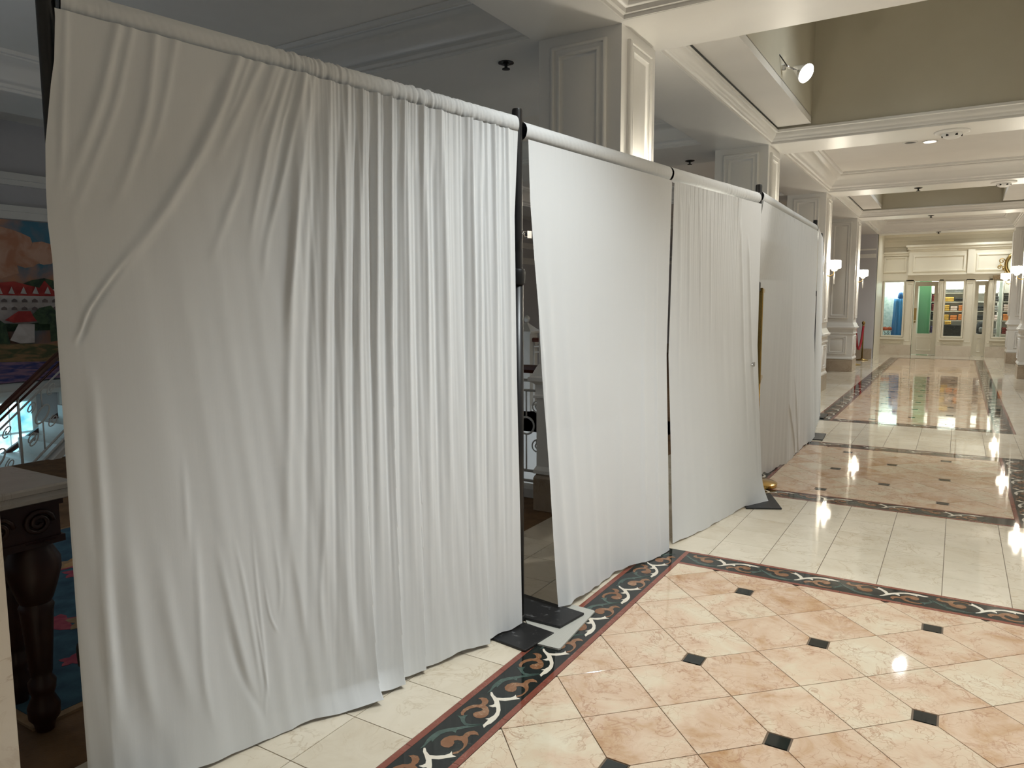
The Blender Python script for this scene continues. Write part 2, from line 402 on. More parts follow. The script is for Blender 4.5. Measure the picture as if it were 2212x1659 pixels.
greenB = [(930,803),(968,815),(1005,802),(1057,797),(1026,825),(1017,860),(1032,893),(1090,910),(1230,903),(1230,919),(1080,937),(1010,917),(975,877),(963,840)]
MOTIF = []
for nm, L, mt in (('white_inlay_scroll', white, 'white_inlay'), ('brown_inlay_scroll', brownA, 'brown_inlay'), ('brown_inlay_scroll', brownB, 'brown_inlay'), ('green_inlay_leaf', greenA, 'green_inlay'), ('green_inlay_leaf', greenB, 'green_inlay')):
    P = [(x-(-1.4415), y-2.0) for x, y in crop_pts(L)]
    c = (sum(p[0] for p in P)/len(P), sum(p[1] for p in P)/len(P))
    mb = MB().prism([(x-c[0], y-c[1]) for x, y in P], -.001, .0)
    me = bpy.data.meshes.new(nm); me.from_pydata(mb.v, [], mb.f); me.materials.append(MT[mt]); me.update()
    MOTIF.append((nm, me, c))
PER = .4225
def border(name, p0, length, rz, phase, detail=True, mirror=False):
    """band of black marble .229 wide with red strips; local +y runs along it, centred on x=0"""
    mb = MB().box(-.1145, .1145, 0, length, -.004, -.0005)
    o = mb.build(name, 'black_marble', floor, loc=(p0[0], p0[1], 0)); o.rotation_euler.z = rz
    n = max(1, int(round(length/.305))); L = length/n
    key = 'red%.4f' % L
    if key not in C3:
        m2 = MB().box(-.013, .013, .0008, L-.0008, -.003, 0.0002)
        me = bpy.data.meshes.new('red_strip'); me.from_pydata(m2.v, [], m2.f); me.materials.append(MT['red_marble']); me.update(); C3[key] = me
    for s in (-.1013, .1013):
        for k in range(n): link('red_strip', C3[key], o, (s, k*L, 0))
    if detail:
        k0 = int(math.floor(-phase/PER))-1
        for k in range(k0, k0+int(length/PER)+4):
            for nm, me, c in MOTIF:
                y = phase+k*PER+c[1]
                if y < .09 or y > length-.09: continue
                q = link(nm, me, o, (-c[0] if mirror else c[0], y, .0001))
                if mirror: q.scale.x = -1
    return o
bxl = (BL0+BL1)/2; bxr = (BR0+BR1)/2
border('border_band', (bxl, B1[0]-.229), B1[1]-B1[0]+.458, 0, 2.0-(B1[0]-.229))
border('border_band', (BR0, B1[1]+.1145), BR0-BL1, math.pi/2, -.02)
border('border_band', (bxr, B1[0]-.229), B1[1]-B1[0]+.458, 0, .2, mirror=True)
border('border_band', (BR0, B1[0]-.1145), BR0-BL1, math.pi/2, .1)
border('border_band', (bxl, B2[0]-.229), B2[1]-B2[0]+.458, 0, .1)
border('border_band', (BR0, B2[0]-.1145), BR0-BL1, math.pi/2, .12)
border('border_band', (BR0, B2[1]+.1145), BR0-BL1, math.pi/2, .05)
border('border_band', (bxr, B2[0]-.229), B2[1]-B2[0]+.458, 0, .1, mirror=True)
border('border_band', (bxl, B3[0]-.229), B3[1]-B3[0]+.458, 0, .1)
border('border_band', (BR0, B3[0]-.1145), BR0-BL1, math.pi/2, .12)
border('border_band', (bxr, B3[0]-.229), B3[1]-B3[0]+.458, 0, .1, mirror=True)
border('border_band', (BR0, B3[1]+.1145), BR0-BL1, math.pi/2, .12, detail=False)

# hall floor behind the columns
struct(MB().box(-7.65,-2.41,-3.,5.08,-.3,-.004).box(-2.8,-2.41,5.08,8.95,-.3,-.004).box(-7.65,-2.41,8.95,21.9,-.3,-.004).build('floor_hall', 'brown_floor'), 'brown carpeted hall floor behind the columns', 'floor')
struct(MB().box(-7.65,-2.8,8.95,9.05,-3.2,-.004).box(-7.65,-2.8,5.0,5.08,-3.2,-.3).box(-2.8,-2.7,5.0,9.05,-3.2,-.3).build('wall_stairwell', 'paint'), 'white stairwell wall below the balustrades', 'wall')
struct(MB().box(-7.65,-2.7,5.0,9.0,-3.2,-3.0).build('floor_stairwell', 'cream_marble'), 'pale floor at the bottom of the stairwell', 'floor')
struct(MB().box(-10., -7.65, -3., 21.9, -3.2, -3.0).build('floor_lower', 'cream_marble'), 'pale lower storey floor below the staircase', 'floor')

# ================================================================== CEILING
CROWN = [(-.01,3.3215),(.012,3.3215),(.012,3.343),(.03,3.35),(.035,3.375),(.055,3.385),(.06,3.405),(.085,3.44),(.12,3.485),(.165,3.53),(.20,3.548),(.205,3.565),(.235,3.57),(.24,3.60)]
CROWN_S = [(-.01,3.3215),(.010,3.3215),(.010,3.343),(.022,3.35),(.026,3.37),(.045,3.385),(.06,3.41),(.068,3.43),(.085,3.435),(.088,3.46)]
slab = MB()
def slab_box(x0, x1, y0, y1, z0=3.6, z1=3.75): slab.box(x0, x1, y0, y1, z0, z1)
beamL = (-2.6, -1.942); beamR = (1.062, 1.72)
XB = [(.15,.85),(4.583,5.25),(8.945,9.585),(13.27,13.92),(17.58,18.23),(21.88,22.5)]
ceiling_parts = []
# coffers of the corridor
coff = [(-3.0,.15,'flat'),(.85,4.583,'flat'),(5.25,8.945,'deep'),(9.585,13.27,'flat'),(13.92,17.58,'deep'),(18.23,21.88,'flat')]
for y0, y1, kind in coff:
    if kind == 'flat': slab_box(beamL[1], beamR[0], y0, y1)
ceil = None
lh = [(-3.,.15),(.85,4.56),(6.35,8.5),(9.6,13.2),(14.,17.5)]
for y0, y1 in lh: slab_box(-7.0, -2.6, y0, y1)
slab_box(-10., -7.75, -3., 21.9, 3.75, 3.9)
slab_box(1.72, 3.2, -3., 22.5, 3.32, 3.6)
slab_box(-2.6, 3.2, 22.5, 27., 3.56, 3.75)
ceiling = struct(slab.build('ceiling', 'ceil'), 'white coffered ceiling with beams and crown mouldings', 'ceiling')
def cbeam(x0, x1, y0, y1): MB().box(x0, x1, y0, y1, SOF, 3.9).build('ceiling_beam', 'paint', ceiling)
cbeam(*beamL, -3., 22.5); cbeam(*beamR, -3., 22.5)
for y0, y1 in XB: cbeam(beamL[1], beamR[0], y0, y1)
cbeam(-7.75, -7.0, -3., 21.9)
for y0, y1 in ((.15,.85),(4.56,6.35),(8.5,9.6),(13.2,14.),(17.5,21.9)): cbeam(-7.0, -2.6, y0, y1)
for y0, y1, kind in coff:
    mb = MB().rect_loop(beamL[1], beamR[0], y0, y1, CROWN if kind == 'flat' else CROWN_S)
    smooth_angle(mb.build('crown_moulding', 'paint', ceiling), 50)
    if kind == 'deep':
        xl0, xl1 = beamL[1]+.085, -1.505; xr0, xr1 = .625, beamR[0]-.085
        MB().box(xl0, xl1, y0+.085, y1-.085, 3.485, 3.56).build('ceiling_ledge', 'ceil', ceiling)
        MB().box(xr0, xr1, y0+.085, y1-.085, 3.485, 3.56).build('ceiling_ledge', 'ceil', ceiling)
        sw = MB()
        sw.box(xl1-.05, xl1, y0+.05, y1-.05, 3.555, 5.6); sw.box(xr0, xr0+.05, y0+.05, y1-.05, 3.555, 5.6)
        sw.box(beamL[1]+.02, beamR[0]-.02, y0-.02, y0+.05, 3.46, 5.6); sw.box(beamL[1]+.02, beamR[0]-.02, y1-.05, y1+.02, 3.46, 5.6)
        sw.box(xl1-.05, xr0+.05, y0+.0, y1, 5.6, 5.7)
        sw.build('ceiling_shaft', 'shaft', ceiling)
for y0, y1 in lh:
    smooth_angle(MB().rect_loop(-7.0, -2.6, y0, y1, CROWN).build('crown_moulding', 'paint', ceiling), 50)

# ================================================================== WALLS
wl = struct(MB().box(-10.2, -10., -3., 21.9, -3.2, 3.9).build('wall_left', 'hall'), 'dim stair hall wall carrying the mural', 'wall')
for z0, z1, d in ((2.57,2.66,.05),(2.66,2.73,.08),(2.98,3.04,.05),(3.04,3.12,.10),(.46,.56,.05),(.40,.46,.08)):
    MB().box(-10., -10.+d, -3., 21.9, z0, z1).build('wall_trim', 'paint', wl)
wf = struct(MB().box(-10., -1.93, 21.86, 22.1, -3.2, 3.75).build('wall_far', 'hall'), 'dim lavender-grey wall behind the red rope stanchion', 'wall')
MB().box(-10., -1.95, 21.80, 21.86, 0, .28).build('wall_plinth', 'stone_plinth', wf)
for z0, z1, d in ((2.70,2.76,.03),(2.76,2.80,.05),(2.9,2.94,.03)):
    MB().box(-10., -1.95, 21.86-d, 21.86, z0, z1).build('wall_trim', 'paint', wf)
wr = struct(MB().box(3.2, 3.4, -3., 27., -.1, 3.75).build('wall_right', 'paint'), 'white wall beyond the right hand columns', 'wall')
MB().box(3.16, 3.2, -3., 27., 0, .28).build('wall_plinth', 'stone_plinth', wr)

# ================================================================== COLUMNS
PFRAME = [(0,0),(0,.020),(.012,.030),(.022,.028),(.026,.014),(.045,.010),(.056,.022),(.068,.022),(.072,.006),(.09,.000),(.092,.0015)]
def column(x0, y0, label, group, plinth_h=.27, plinth_mat='stone_plinth', faces='xXyY'):
    c = thing('panelled_column', label, 'column', group, (x0+CW/2, y0+CW/2, 0)); c['kind'] = 'structure'
    w = CW/2
    MB().box(-w, w, -w, w, max(1.0, plinth_h-.05), SOF).build('shaft', 'paint', c)
    e = .012
    if plinth_h < .5: MB().box(-w-e, w+e, -w-e, w+e, plinth_h, .86).build('pedestal', 'paint', c)
    pl = MB(); pl.rings([[(s*a, t*a, z) for s, t in ((-1,-1),(1,-1),(1,1),(-1,1))] for a, z in ((w+.03,0),(w+.03,plinth_h-.03),(w+.022,plinth_h-.012),(w+.014,plinth_h))], cap=True)
    pl.build('plinth', plinth_mat, c)
    cr = MB(); cr.rings([[(s*a, t*a, z) for s, t in ((-1,-1),(1,-1),(1,1),(-1,1))] for a, z in ((w+.012,.83),(w+.03,.835),(w+.03,.85),(w+.018,.86),(w+.018,.93),(w+.035,.945),(w+.06,.96),(w+.06,.985),(w+.04,.995),(w+.03,1.02),(w+.012,1.06),(w,1.08))], cap=True)
    if plinth_h < .5: cr.build('chair_rail', 'paint', c)
    tb = MB(); tb.rings([[(s*a, t*a, z) for s, t in ((-1,-1),(1,-1),(1,1),(-1,1))] for a, z in ((w+.012,plinth_h),(w+.03,plinth_h+.005),(w+.03,plinth_h+.03),(w+.016,plinth_h+.055),(w+.012,plinth_h+.06))])
    if plinth_h < .5: tb.build('base_moulding', 'paint', c)
    for u, n in (((0,-1,0),(1,0,0)), ((0,1,0),(-1,0,0)), ((1,0,0),(0,-1,0)), ((-1,0,0),(0,1,0))):
        u, n = Vector(u), Vector(n)
        zb = max(1.17, plinth_h+.1); o = n*w - u*(w-.10) + Vector((0,0,zb))
        smooth_angle(MB().frame(o, u, (0,0,1), n, CW-.20, 3.25-zb, PFRAME, True).build('panel_moulding', 'paint', c), 60)
        if plinth_h < .5:
            o = n*(w+e) - u*(w-.11) + Vector((0,0,.38))
            smooth_angle(MB().frame(o, u, (0,0,1), n, CW-.22, .41, [(d*.8, q*.8) for d, q in PFRAME], True).build('panel_moulding', 'paint', c), 60)
    return c
LL = ['white panelled column with tall marble base at the extreme left edge', 'largest white panelled column rising behind the near drapes', 'white panelled column rising behind the joined white drapes, second along the left row',
      'white column with lit sconce just past the last drape pole', 'grey-shaded white column with lit sconce before the red rope stanchion']
for k in range(5):
    if k == 0: column(COLX-CW, COLY[0]-.008, LL[0], 'left row of columns', 1.25, 'pale_plinth')
    else: column(COLX-CW, COLY[k], LL[k], 'left row of columns')
for k, lb in ((1,'unseen white column on the right, added with its sconce opposite the largest left column'), (2,'unseen white column on the right, added with its sconce opposite the second left column'), (3,'white column on the right at the picture edge, nearest of the right row'), (4,'white column on the right with sconce, cut by the picture edge'), (5,'far right white column beside the shop clock sign')):  # first two stand out of view, added to carry drape-lighting sconces
    column(RCOLX, COLY[k], lb, 'right row of columns')

# sconces ----------------------------------------------------------
def sconce(x, y, sgn, label, power=True):
    s = thing('wall_sconce', label, 'lamp', 'lit sconces on the columns', (x, y, 2.16))
    k = sgn
    bp = MB().frame((0,-.045,-.42), (0,1,0), (0,0,1), (k,0,0), .09, .44, [(0,.0),(0,.012),(.012,.02)], True); bp.build('backplate', 'white_plastic', s)
    arm = MB().tube([(0,0,-.18),(k*.06,0,-.2),(k*.12,0,-.17),(k*.13,0,-.10),(k*.13,0,-.07)], .010); arm.build('arm', 'brass', s, True)
    MB().lathe(k*.13, 0, [(.02,-.115),(.045,-.105),(.05,-.085),(.03,-.075)]).build('cup', 'white_plastic', s, True)
    MB().rings([[(k*.13+r*math.cos(a*math.pi/12), r*math.sin(a*math.pi/12), z) for a in range(24)] for r, z in ((.07,-.075),(.098,-.07),(.104,-.055),(.104,.05),(.098,.065),(.07,.07))]).build('shade', 'shade', s, True)
    MB().lathe(k*.13, 0, [(.002,-.34),(.012,-.31),(.008,-.27),(.013,-.22),(.006,-.16),(.012,-.12)]).build('drop', 'white_plastic', s, True)
    if power:
        l = bpy.data.lights.new('sconce_bulb', 'POINT'); l.energy = P_SCONCE; l.color = (1., .93, .78); l.shadow_soft_size = .03
        lo = bpy.data.objects.new('sconce_bulb', l); COL.objects.link(lo); lo.parent = s; lo.location = (k*.13, 0, .10)
        l2 = bpy.data.lights.new('sconce_bulb', 'POINT'); l2.energy = P_SCONCE*.5; l2.color = (1., .93, .78); l2.shadow_soft_size = .025
        lo2 = bpy.data.objects.new('sconce_bulb', l2); COL.objects.link(lo2); lo2.parent = s; lo2.location = (k*.13, 0, -.15)
SL = ['', 'lit sconce on the column hidden behind the near drapes', 'lit sconce on the second column hidden by the drapes', 'lit white sconce on the column just past the last drape pole', 'lit white sconce on the column before the red rope']
for k in (1,2,3,4): sconce(COLX, COLY[k]+CW/2, 1, SL[k])
for k, lb in ((1,'unseen sconce opposite the largest left column, added to light the drapes'),(2,'unseen sconce opposite the second left column, added to light the drapes'),(3,'lit sconce on the right hand column at the picture edge'),(4,'lit sconce at the right picture edge'),(5,'lit sconce on the far right column below the clock sign')): sconce(RCOLX, COLY[k]+CW/2, -1, lb)  # first two sconces are added out of view to light the drapes

# ================================================================== DRAPE FRAME
def pole(x, y, label, base_rect, z_top=2.375, collar=1.66):
    p = thing('drape_pole', label, 'pole', 'black pipe and drape uprights', (x, y, 0))
    MB().lathe(0, 0, [(.027,.02),(.027,collar-.03)], 20).build('lower_tube', 'black_metal', p, True)
    smooth_angle(MB().lathe(0, 0, [(.028,collar-.06),(.034,collar-.055),(.036,collar-.02),(.036,collar),(.032,collar+.01),(.024,collar+.012)], 20).build('collar', 'black_metal', p))
    smooth_angle(MB().lathe(0, 0, [(.0235,collar),(.0235,z_top-.01),(.021,z_top)], 20).build('upper_tube', 'black_metal', p))
    MB().box(.010,.016,-.026,-.022,z_top-.10,z_top-.06).build('slot', 'steel', p)
    MB().lathe(0, 0, [(.032,.012),(.032,.03),(.027,.034)], 20).build('socket', 'black_metal', p)
    (ax, ay), (bx, by), (cx, cy), (dx, dy) = base_rect
    pl = MB().prism([(ax-x,ay-y),(bx-x,by-y),(cx-x,cy-y),(dx-x,dy-y)], 0.0, .012)
    o = pl.build('base_plate', 'plate', p); bv = o.modifiers.new('b', 'BEVEL'); bv.width = .003; bv.segments = 2
    return p
_p = px_plane(97, 0, (0,1.135,0), (0,1,0)); P0 = (_p.x, 1.135); P1 = (-1.728, 2.895); P2 = (-1.315, 5.70); P3 = (-1.405, 8.77)
def sq(c, w, l, a):
    ca, sa = math.cos(a), math.sin(a)
    return [(c[0]+u*w*ca-v*l*sa, c[1]+u*w*sa+v*l*ca) for u, v in ((-.5,-.5),(.5,-.5),(.5,.5),(-.5,.5))]
pole(*P0, 'black drape pole at the left end of the nearest white drape', sq((P0[0]+.05,P0[1]-.03), .40, .40, -.3), 2.50, .5)
pole(*P1, 'tall black drape pole standing between the two nearest drapes', [(-1.755,2.661),(-1.537,2.632),(-1.510,2.85),(-1.765,2.885)])
pole(*P2, 'black drape pole at the right end of the third drape', [(-1.263,5.401),(-1.034,5.521),(-1.190,5.9),(-1.43,5.79)], 2.385)
pole(*P3, 'farthest black drape pole at the end of the white drapes', [(-1.45,8.56),(-1.207,8.583),(-1.234,9.02),(-1.47,9.0)], 2.42)
# loose plates beside the near pole
o = MB().prism([(-1.86,3.155),(-1.477,3.099),(-1.508,2.904),(-1.80,2.905)], .008, .02).build('base_plate', 'plate'); bv = o.modifiers.new('b', 'BEVEL'); bv.width = .003; bv.segments = 2
tag(o, 'second flat black steel plate under the edge of the second drape', 'base plate')
o = MB().prism([(-1.70,2.925),(-1.690,2.900),(-1.526,2.721),(-1.425,2.726),(-1.418,2.735),(-1.452,3.165),(-1.462,3.175),(-1.60,3.185)], .0, .0075).build('floor_board', 'grey_board')
tag(o, 'thin pale grey ribbed board lying under the black plates', 'board')

def crossbar(a, b, z, label):
    d = Vector((b[0]-a[0], b[1]-a[1], 0)); 
    za, zb = z if isinstance(z, tuple) else (z, z)
    o = MB().tube([(a[0],a[1],za), (b[0],b[1],zb)], .021, 14).build('crossbar', 'black_metal', smooth=True); smooth_angle(o)
    return tag(o, label, 'rod', 'black crossbars inside the drape pockets')
def tow(p, q, d=.03):
    v = Vector((q[0]-p[0], q[1]-p[1])); v.normalize(); return (p[0]+v.x*d, p[1]+v.y*d)
crossbar(tow(P0,P1), tow(P1,P0), (2.342,2.303), 'black crossbar inside the nearest drape pocket')
JB = (P1[0]+(P2[0]-P1[0])*.492, P1[1]+(P2[1]-P1[1])*.492)
crossbar(tow(P1,P2), tow(P2,P1), 2.285, 'black crossbar joining the second and third drapes, showing at their gap')
crossbar(tow(P2,P3), tow(P3,P2), 2.315, 'black crossbar inside the farthest drape pockets')

# ================================================================== DRAPES
def fractal(x, seed, octs=4):
    r = np.random.RandomState(seed); out = np.zeros_like(x); a = 1.; f = 1.
    for _ in range(octs):
        for k in range(3): out += a*np.sin(x*f*(1+.37*r.rand())*(1 if k == 0 else 1.7) + r.rand()*6.28)/3
        a *= .6; f *= 1.9
    return out
class Drape:
    """cloth sheet between a left and a right edge; edges are lists of (z, x, y)"""
    def __init__(s, name, label, top, left, right, nu, nv, rod, ztop_l, ztop_r):
        s.root = thing('white_drape', label, 'drape', 'white drape panels'); s.top = top
        s.nu, s.nv = nu, nv; s.rod = rod
        t = np.linspace(0, 1, nv)[:, None]; u = np.linspace(0, 1, nu)[None, :]
        s.u = np.repeat(u, nv, 0); s.v = np.repeat(t, nu, 1)          # v: 0 top .. 1 bottom
        zl = ztop_l + (left[-1][0]-ztop_l)*t; zr = ztop_r + (right[-1][0]-ztop_r)*t
        def ev(E, z):
            Z = np.array([e[0] for e in E][::-1]); X = np.array([e[1] for e in E][::-1]); Y = np.array([e[2] for e in E][::-1])
            return np.interp(z, Z, X), np.interp(z, Z, Y)
        xl, yl = ev(left, zl); xr, yr = ev(right, zr)
        s.x = xl + (xr-xl)*s.u; s.y = yl + (yr-yl)*s.u; s.z = zl + (zr-zl)*s.u
        d = np.array([right[0][1]-left[0][1], right[0][2]-left[0][2]]); s.L = np.hypot(*d); d /= s.L
        s.dir = d; s.n = np.array([d[1], -d[0]])                        # towards the corridor side
        s.s = (s.x-left[0][1])*d[0]+(s.y-left[0][2])*d[1]; s.disp = np.zeros_like(s.x); s.shift = np.zeros_like(s.x); s.dz = np.zeros_like(s.x)
        s.org = (left[0][1], left[0][2])
    def px(s, p):
        q = px_plane(p[0], p[1], (s.org[0], s.org[1], 0), (s.n[0], s.n[1], 0))
        return ((q.x-s.org[0])*s.dir[0]+(q.y-s.org[1])*s.dir[1], q.z)
    def fold(s, pts, amp, wid, kind='ridge', taper=(.15, .15), pixels=True):
        P = [s.px(p) for p in pts] if pixels else pts
        if taper[0] < .05:                                   # runs out of the pocket seam
            e = np.array(P[0])-np.array(P[1]); P = [tuple(np.array(P[0])+e/np.hypot(*e)*.16)] + list(P)
        if taper[1] < .05:                                   # runs on past the hem
            e = np.array(P[-1])-np.array(P[-2]); P = list(P) + [tuple(np.array(P[-1])+e/np.hypot(*e)*.5)]
        # resample smooth
        P = np.array(P); k = len(P); tt = np.linspace(0, k-1, (k-1)*8+1)
        if k > 2:
            from_ = np.arange(k); Q = np.stack([np.interp(tt, from_, P[:, 0]), np.interp(tt, from_, P[:, 1])], 1)
            for _ in range(6): Q[1:-1] = (Q[:-2]+2*Q[1:-1]+Q[2:])/4
        else: Q = np.stack([np.interp(tt, np.arange(k), P[:, 0]), np.interp(tt, np.arange(k), P[:, 1])], 1)
        best = np.full(s.x.shape, 1e9); sgn = np.zeros_like(best); along = np.zeros_like(best); N = len(Q)-1
        su = s.s; sz = s.z
        for i in range(N):
            a, b = Q[i], Q[i+1]; ab = b-a; L2 = ab@ab+1e-12
            t = np.clip(((su-a[0])*ab[0]+(sz-a[1])*ab[1])/L2, 0, 1)
            dx, dz = su-a[0]-t*ab[0], sz-a[1]-t*ab[1]; d = np.hypot(dx, dz)
            m = d < best; best[m] = d[m]; sgn[m] = (np.sign(ab[0]*dz-ab[1]*dx))[m]; along[m] = ((i+t)/N)[m]
        A = np.clip(along/max(taper[0], 1e-3), 0, 1)*np.clip((1-along)/max(taper[1], 1e-3), 0, 1); A = A*A*(3-2*A)
        if kind == 'ridge': pr = np.exp(-(best/wid)**2)
        elif kind == 'crease': pr = (best/wid)*sgn*np.exp(-(best/wid)**2)*2.3
        elif kind == 'lap': pr = np.where(sgn > 0, -.25*np.exp(-best/.05), np.exp(-best/wid)) ; pr = np.where(best < .004, pr*.0+.35, pr)
        elif kind == 'sharp': pr = np.exp(-best/wid)
        s.disp += amp*A*pr
    def finish(s, gather=(0, 0, 1), seed=1, hem=.012, dec=.30):
        g0, g1, ga = gather
        # fine gathers hanging from the pocket
        if ga > 0:
            win = np.clip((s.u-g0)/.08, 0, 1)*np.clip((g1-s.u)/.05, 0, 1)
            w = s.s + .012*np.sin(s.v*2.2+s.u*9)
            f1 = fractal(w*200, seed, 2); f2 = fractal(w*100, seed+5, 2)
            s.disp += win*ga*(.55*f1*np.exp(-s.v/.09) + 1.0*f2*np.exp(-s.v/dec))
        # hem lift, irregular floor contact
        s.dz += np.clip((s.v-.9)/.1, 0, 1)**2*hem*np.clip(fractal(s.s*7, seed+9, 3)+.5, 0, 2)
        X = s.x + s.n[0]*s.disp + s.dir[0]*s.shift; Y = s.y + s.n[1]*s.disp + s.dir[1]*s.shift; Z = np.maximum(s.z + s.dz, .004)
        V = np.stack([X, Y, Z], -1).reshape(-1, 3); nu, nv = s.nu, s.nv
        idx = np.arange(nu*nv).reshape(nv, nu)
        F = np.stack([idx[:-1, :-1], idx[1:, :-1], idx[1:, 1:], idx[:-1, 1:]], -1).reshape(-1, 4)
        me = bpy.data.meshes.new('cloth'); me.from_pydata(V.tolist(), [], F.tolist()); me.materials.append(MT['cloth'])
        me.polygons.foreach_set('use_smooth', [True]*len(me.polygons)); me.update()
        o = bpy.data.objects.new('cloth', me); COL.objects.link(o); o.parent = s.root
        s.topline = (X[0].copy(), Y[0].copy(), Z[0].copy())
        return s
    def pocket(s, a, b, zc_a, zc_b, ruche, seed=3, r=(.034, .041), nu=260):
        """gathered sleeve that the crossbar runs through"""
        n = 20; R = []
        ss = np.linspace(0, 1, nu); L = math.hypot(b[0]-a[0], b[1]-a[1])
        f = fractal(ss*L*70, seed, 3); f2 = fractal(ss*L*170, seed+2, 2); gate = np.clip((fractal(ss*L*5, seed+4, 2)+.5), .15, 1.3)
        for i, t in enumerate(ss):
            x, y, z = a[0]+(b[0]-a[0])*t, a[1]+(b[1]-a[1])*t, zc_a+(zc_b-zc_a)*t
            g = ruche(t)*gate[i]
            k = 1 + .10*g*f[i] + .06*g*f2[i]
            ring = []
            for j in range(n):
                th = 2*math.pi*j/n; c, q = math.cos(th), math.sin(th)
                rr = r[0]*c*k*(1+.02*math.sin(5*th+i)), r[1]*q*k - (.006*g*f[i] if q < 0 else 0)
                ring.append((x+s.n[0]*rr[0], y+s.n[1]*rr[0], z+rr[1]))
            R.append(ring)
        mb = MB().rings(R); o = mb.build('rod_pocket', 'cloth', s.root, True)
        return o

# ---- panel A (nearest, gathered to the right)
nA = np.array([P1[1]-P0[1], -(P1[0]-P0[0])]); nA /= np.hypot(*nA)
def offp(p, d, n=nA): return (p[0]+n[0]*d, p[1]+n[1]*d)
dA = np.array([P1[0]-P0[0], P1[1]-P0[1]]); LA = np.hypot(*dA); dA /= LA
def onA(sv, d): return (P0[0]+dA[0]*sv+nA[0]*d, P0[1]+dA[1]*sv+nA[1]*d)
lt = onA(.04, .036); lm = onA(-.012, .04); lm2 = onA(.0, .05); lb = onA(.0, .055)
rt = onA(LA-.030, .036); rb = onA(LA-.05, .06)
EL = []
for q in ((119,38),(117,130),(110,180),(98,310),(99,400),(103,480),(113,560),(122,700),(136,900),(149,1100),(170,1400),(189,1650),(194,1730)):
    w_ = px_plane(*q, (*onA(0,.04),0), (nA[0],nA[1],0)); EL.append((w_.z, w_.x, w_.y))
EL[-1] = (.0, EL[-1][1], EL[-1][2])
A = Drape('a', 'large white drape nearest the camera, gathered in pleats towards its right edge', None,
          EL, [(2.27, *rt), (1.9, *onA(LA-.055,.036)), (1.2, *onA(LA-.055,.045)), (.018, *rb)], 560, 400, None, 2.315, 2.268)
def ytop(x): return 250-(1112-x)*.305+38
def yhem(x): return 1345+(1112-x)*.47
vert = [(655,625,600,.013,.018),(712,703,690,.014,.016),(748,742,735,.014,.014),(780,776,772,.014,.013),(812,812,815,.016,.013),(840,843,850,.015,.012),(872,880,888,.017,.014),
        (910,921,925,.017,.014),(950,963,968,.018,.017),(1012,1020,1022,.020,.017),(1036,1034,1030,.012,.010),(1066,1067,1066,.016,.013),(1094,1098,1095,.014,.011)]
for xt, xm, xb, a, w in vert:
    yt = ytop(xt); yb = yhem(xb); ym = 690
    A.fold([(xt,yt),(xt*.4+xm*.6,(yt+ym)/2),(xm,ym),(xb*.4+xm*.6,(yb+ym)/2),(xb,yb+30)], a, w, 'ridge', (.02,.5))
for xt, xm, xb, a, w in ((690,666,650,.010,.014),(733,726,712,.010,.009),(768,765,752,.009,.008),(800,804,800,.010,.008),(830,833,833,.008,.007),(862,859,864,.009,.008),(895,900,905,.010,.008),(935,942,946,.010,.010),(1000,1005,1003,.010,.007),(1045,1046,1046,.010,.007),(1082,1083,1082,.009,.007)):
    yt = ytop(xt)+60; yb = yhem(xb)
    A.fold([(xt,yt),(xm,690),(xb,yb+30)], -a, w, 'ridge', (.15,.5))
# overlapping pleats that open towards the floor (left sheet lies over the right one)
for (x0,y0),(x1,y1),a in (((784,820),(791,1530),.080),((846,640),(851,1500),.060),((902,800),(906,1460),.032),((1036,900),(1040,1410),.045)):
    A.fold([(x0,y0),(x1,y1)], a, .10, 'lap', (.75,.01))
# diagonal pulls on the left
diag = [([(140,45),(135,208),(130,364),(117,448)],.008,.010),([(250,68),(219,208),(172,338),(112,469)],.008,.014),([(281,80),(250,224),(187,390),(135,521)],.006,.012),
 ([(333,95),(318,234),(271,390),(224,479)],.008,.014),([(375,110),(344,271),(292,417)],.005,.012),
 ([(508,142),(475,235),(427,338),(338,479),(245,594),(190,672)],.012,.017),([(552,155),(500,271),(455,380)],.009,.014),([(588,160),(552,260),(515,396),(469,521),(443,599)],.010,.015),
 ([(620,165),(583,292),(547,469),(536,562)],.010,.013),([(651,172),(614,364),(573,521),(565,651)],.010,.013),([(600,165),(575,240),(540,330)],.007,.010),([(635,170),(610,270),(590,360)],.007,.009),
 ([(672,182),(646,390),(625,625),(609,781)],.012,.014),([(530,150),(505,220),(470,300)],.006,.010)]
for p, a, w in diag: A.fold(p, a, w, 'ridge', (.03,.45))
for p, a, w in (([(570,200),(535,330),(480,470)],-.007,.018),([(630,220),(596,400),(562,560)],-.008,.014),([(690,215),(664,400),(640,640)],-.008,.014),([(480,160),(440,270),(370,390)],-.006,.025)): A.fold(p, a, w, 'ridge', (.15,.4))
A.fold([(300,525),(235,605),(190,672),(177,713),(158,748)], -.008, .008, 'crease', (.4,.25))
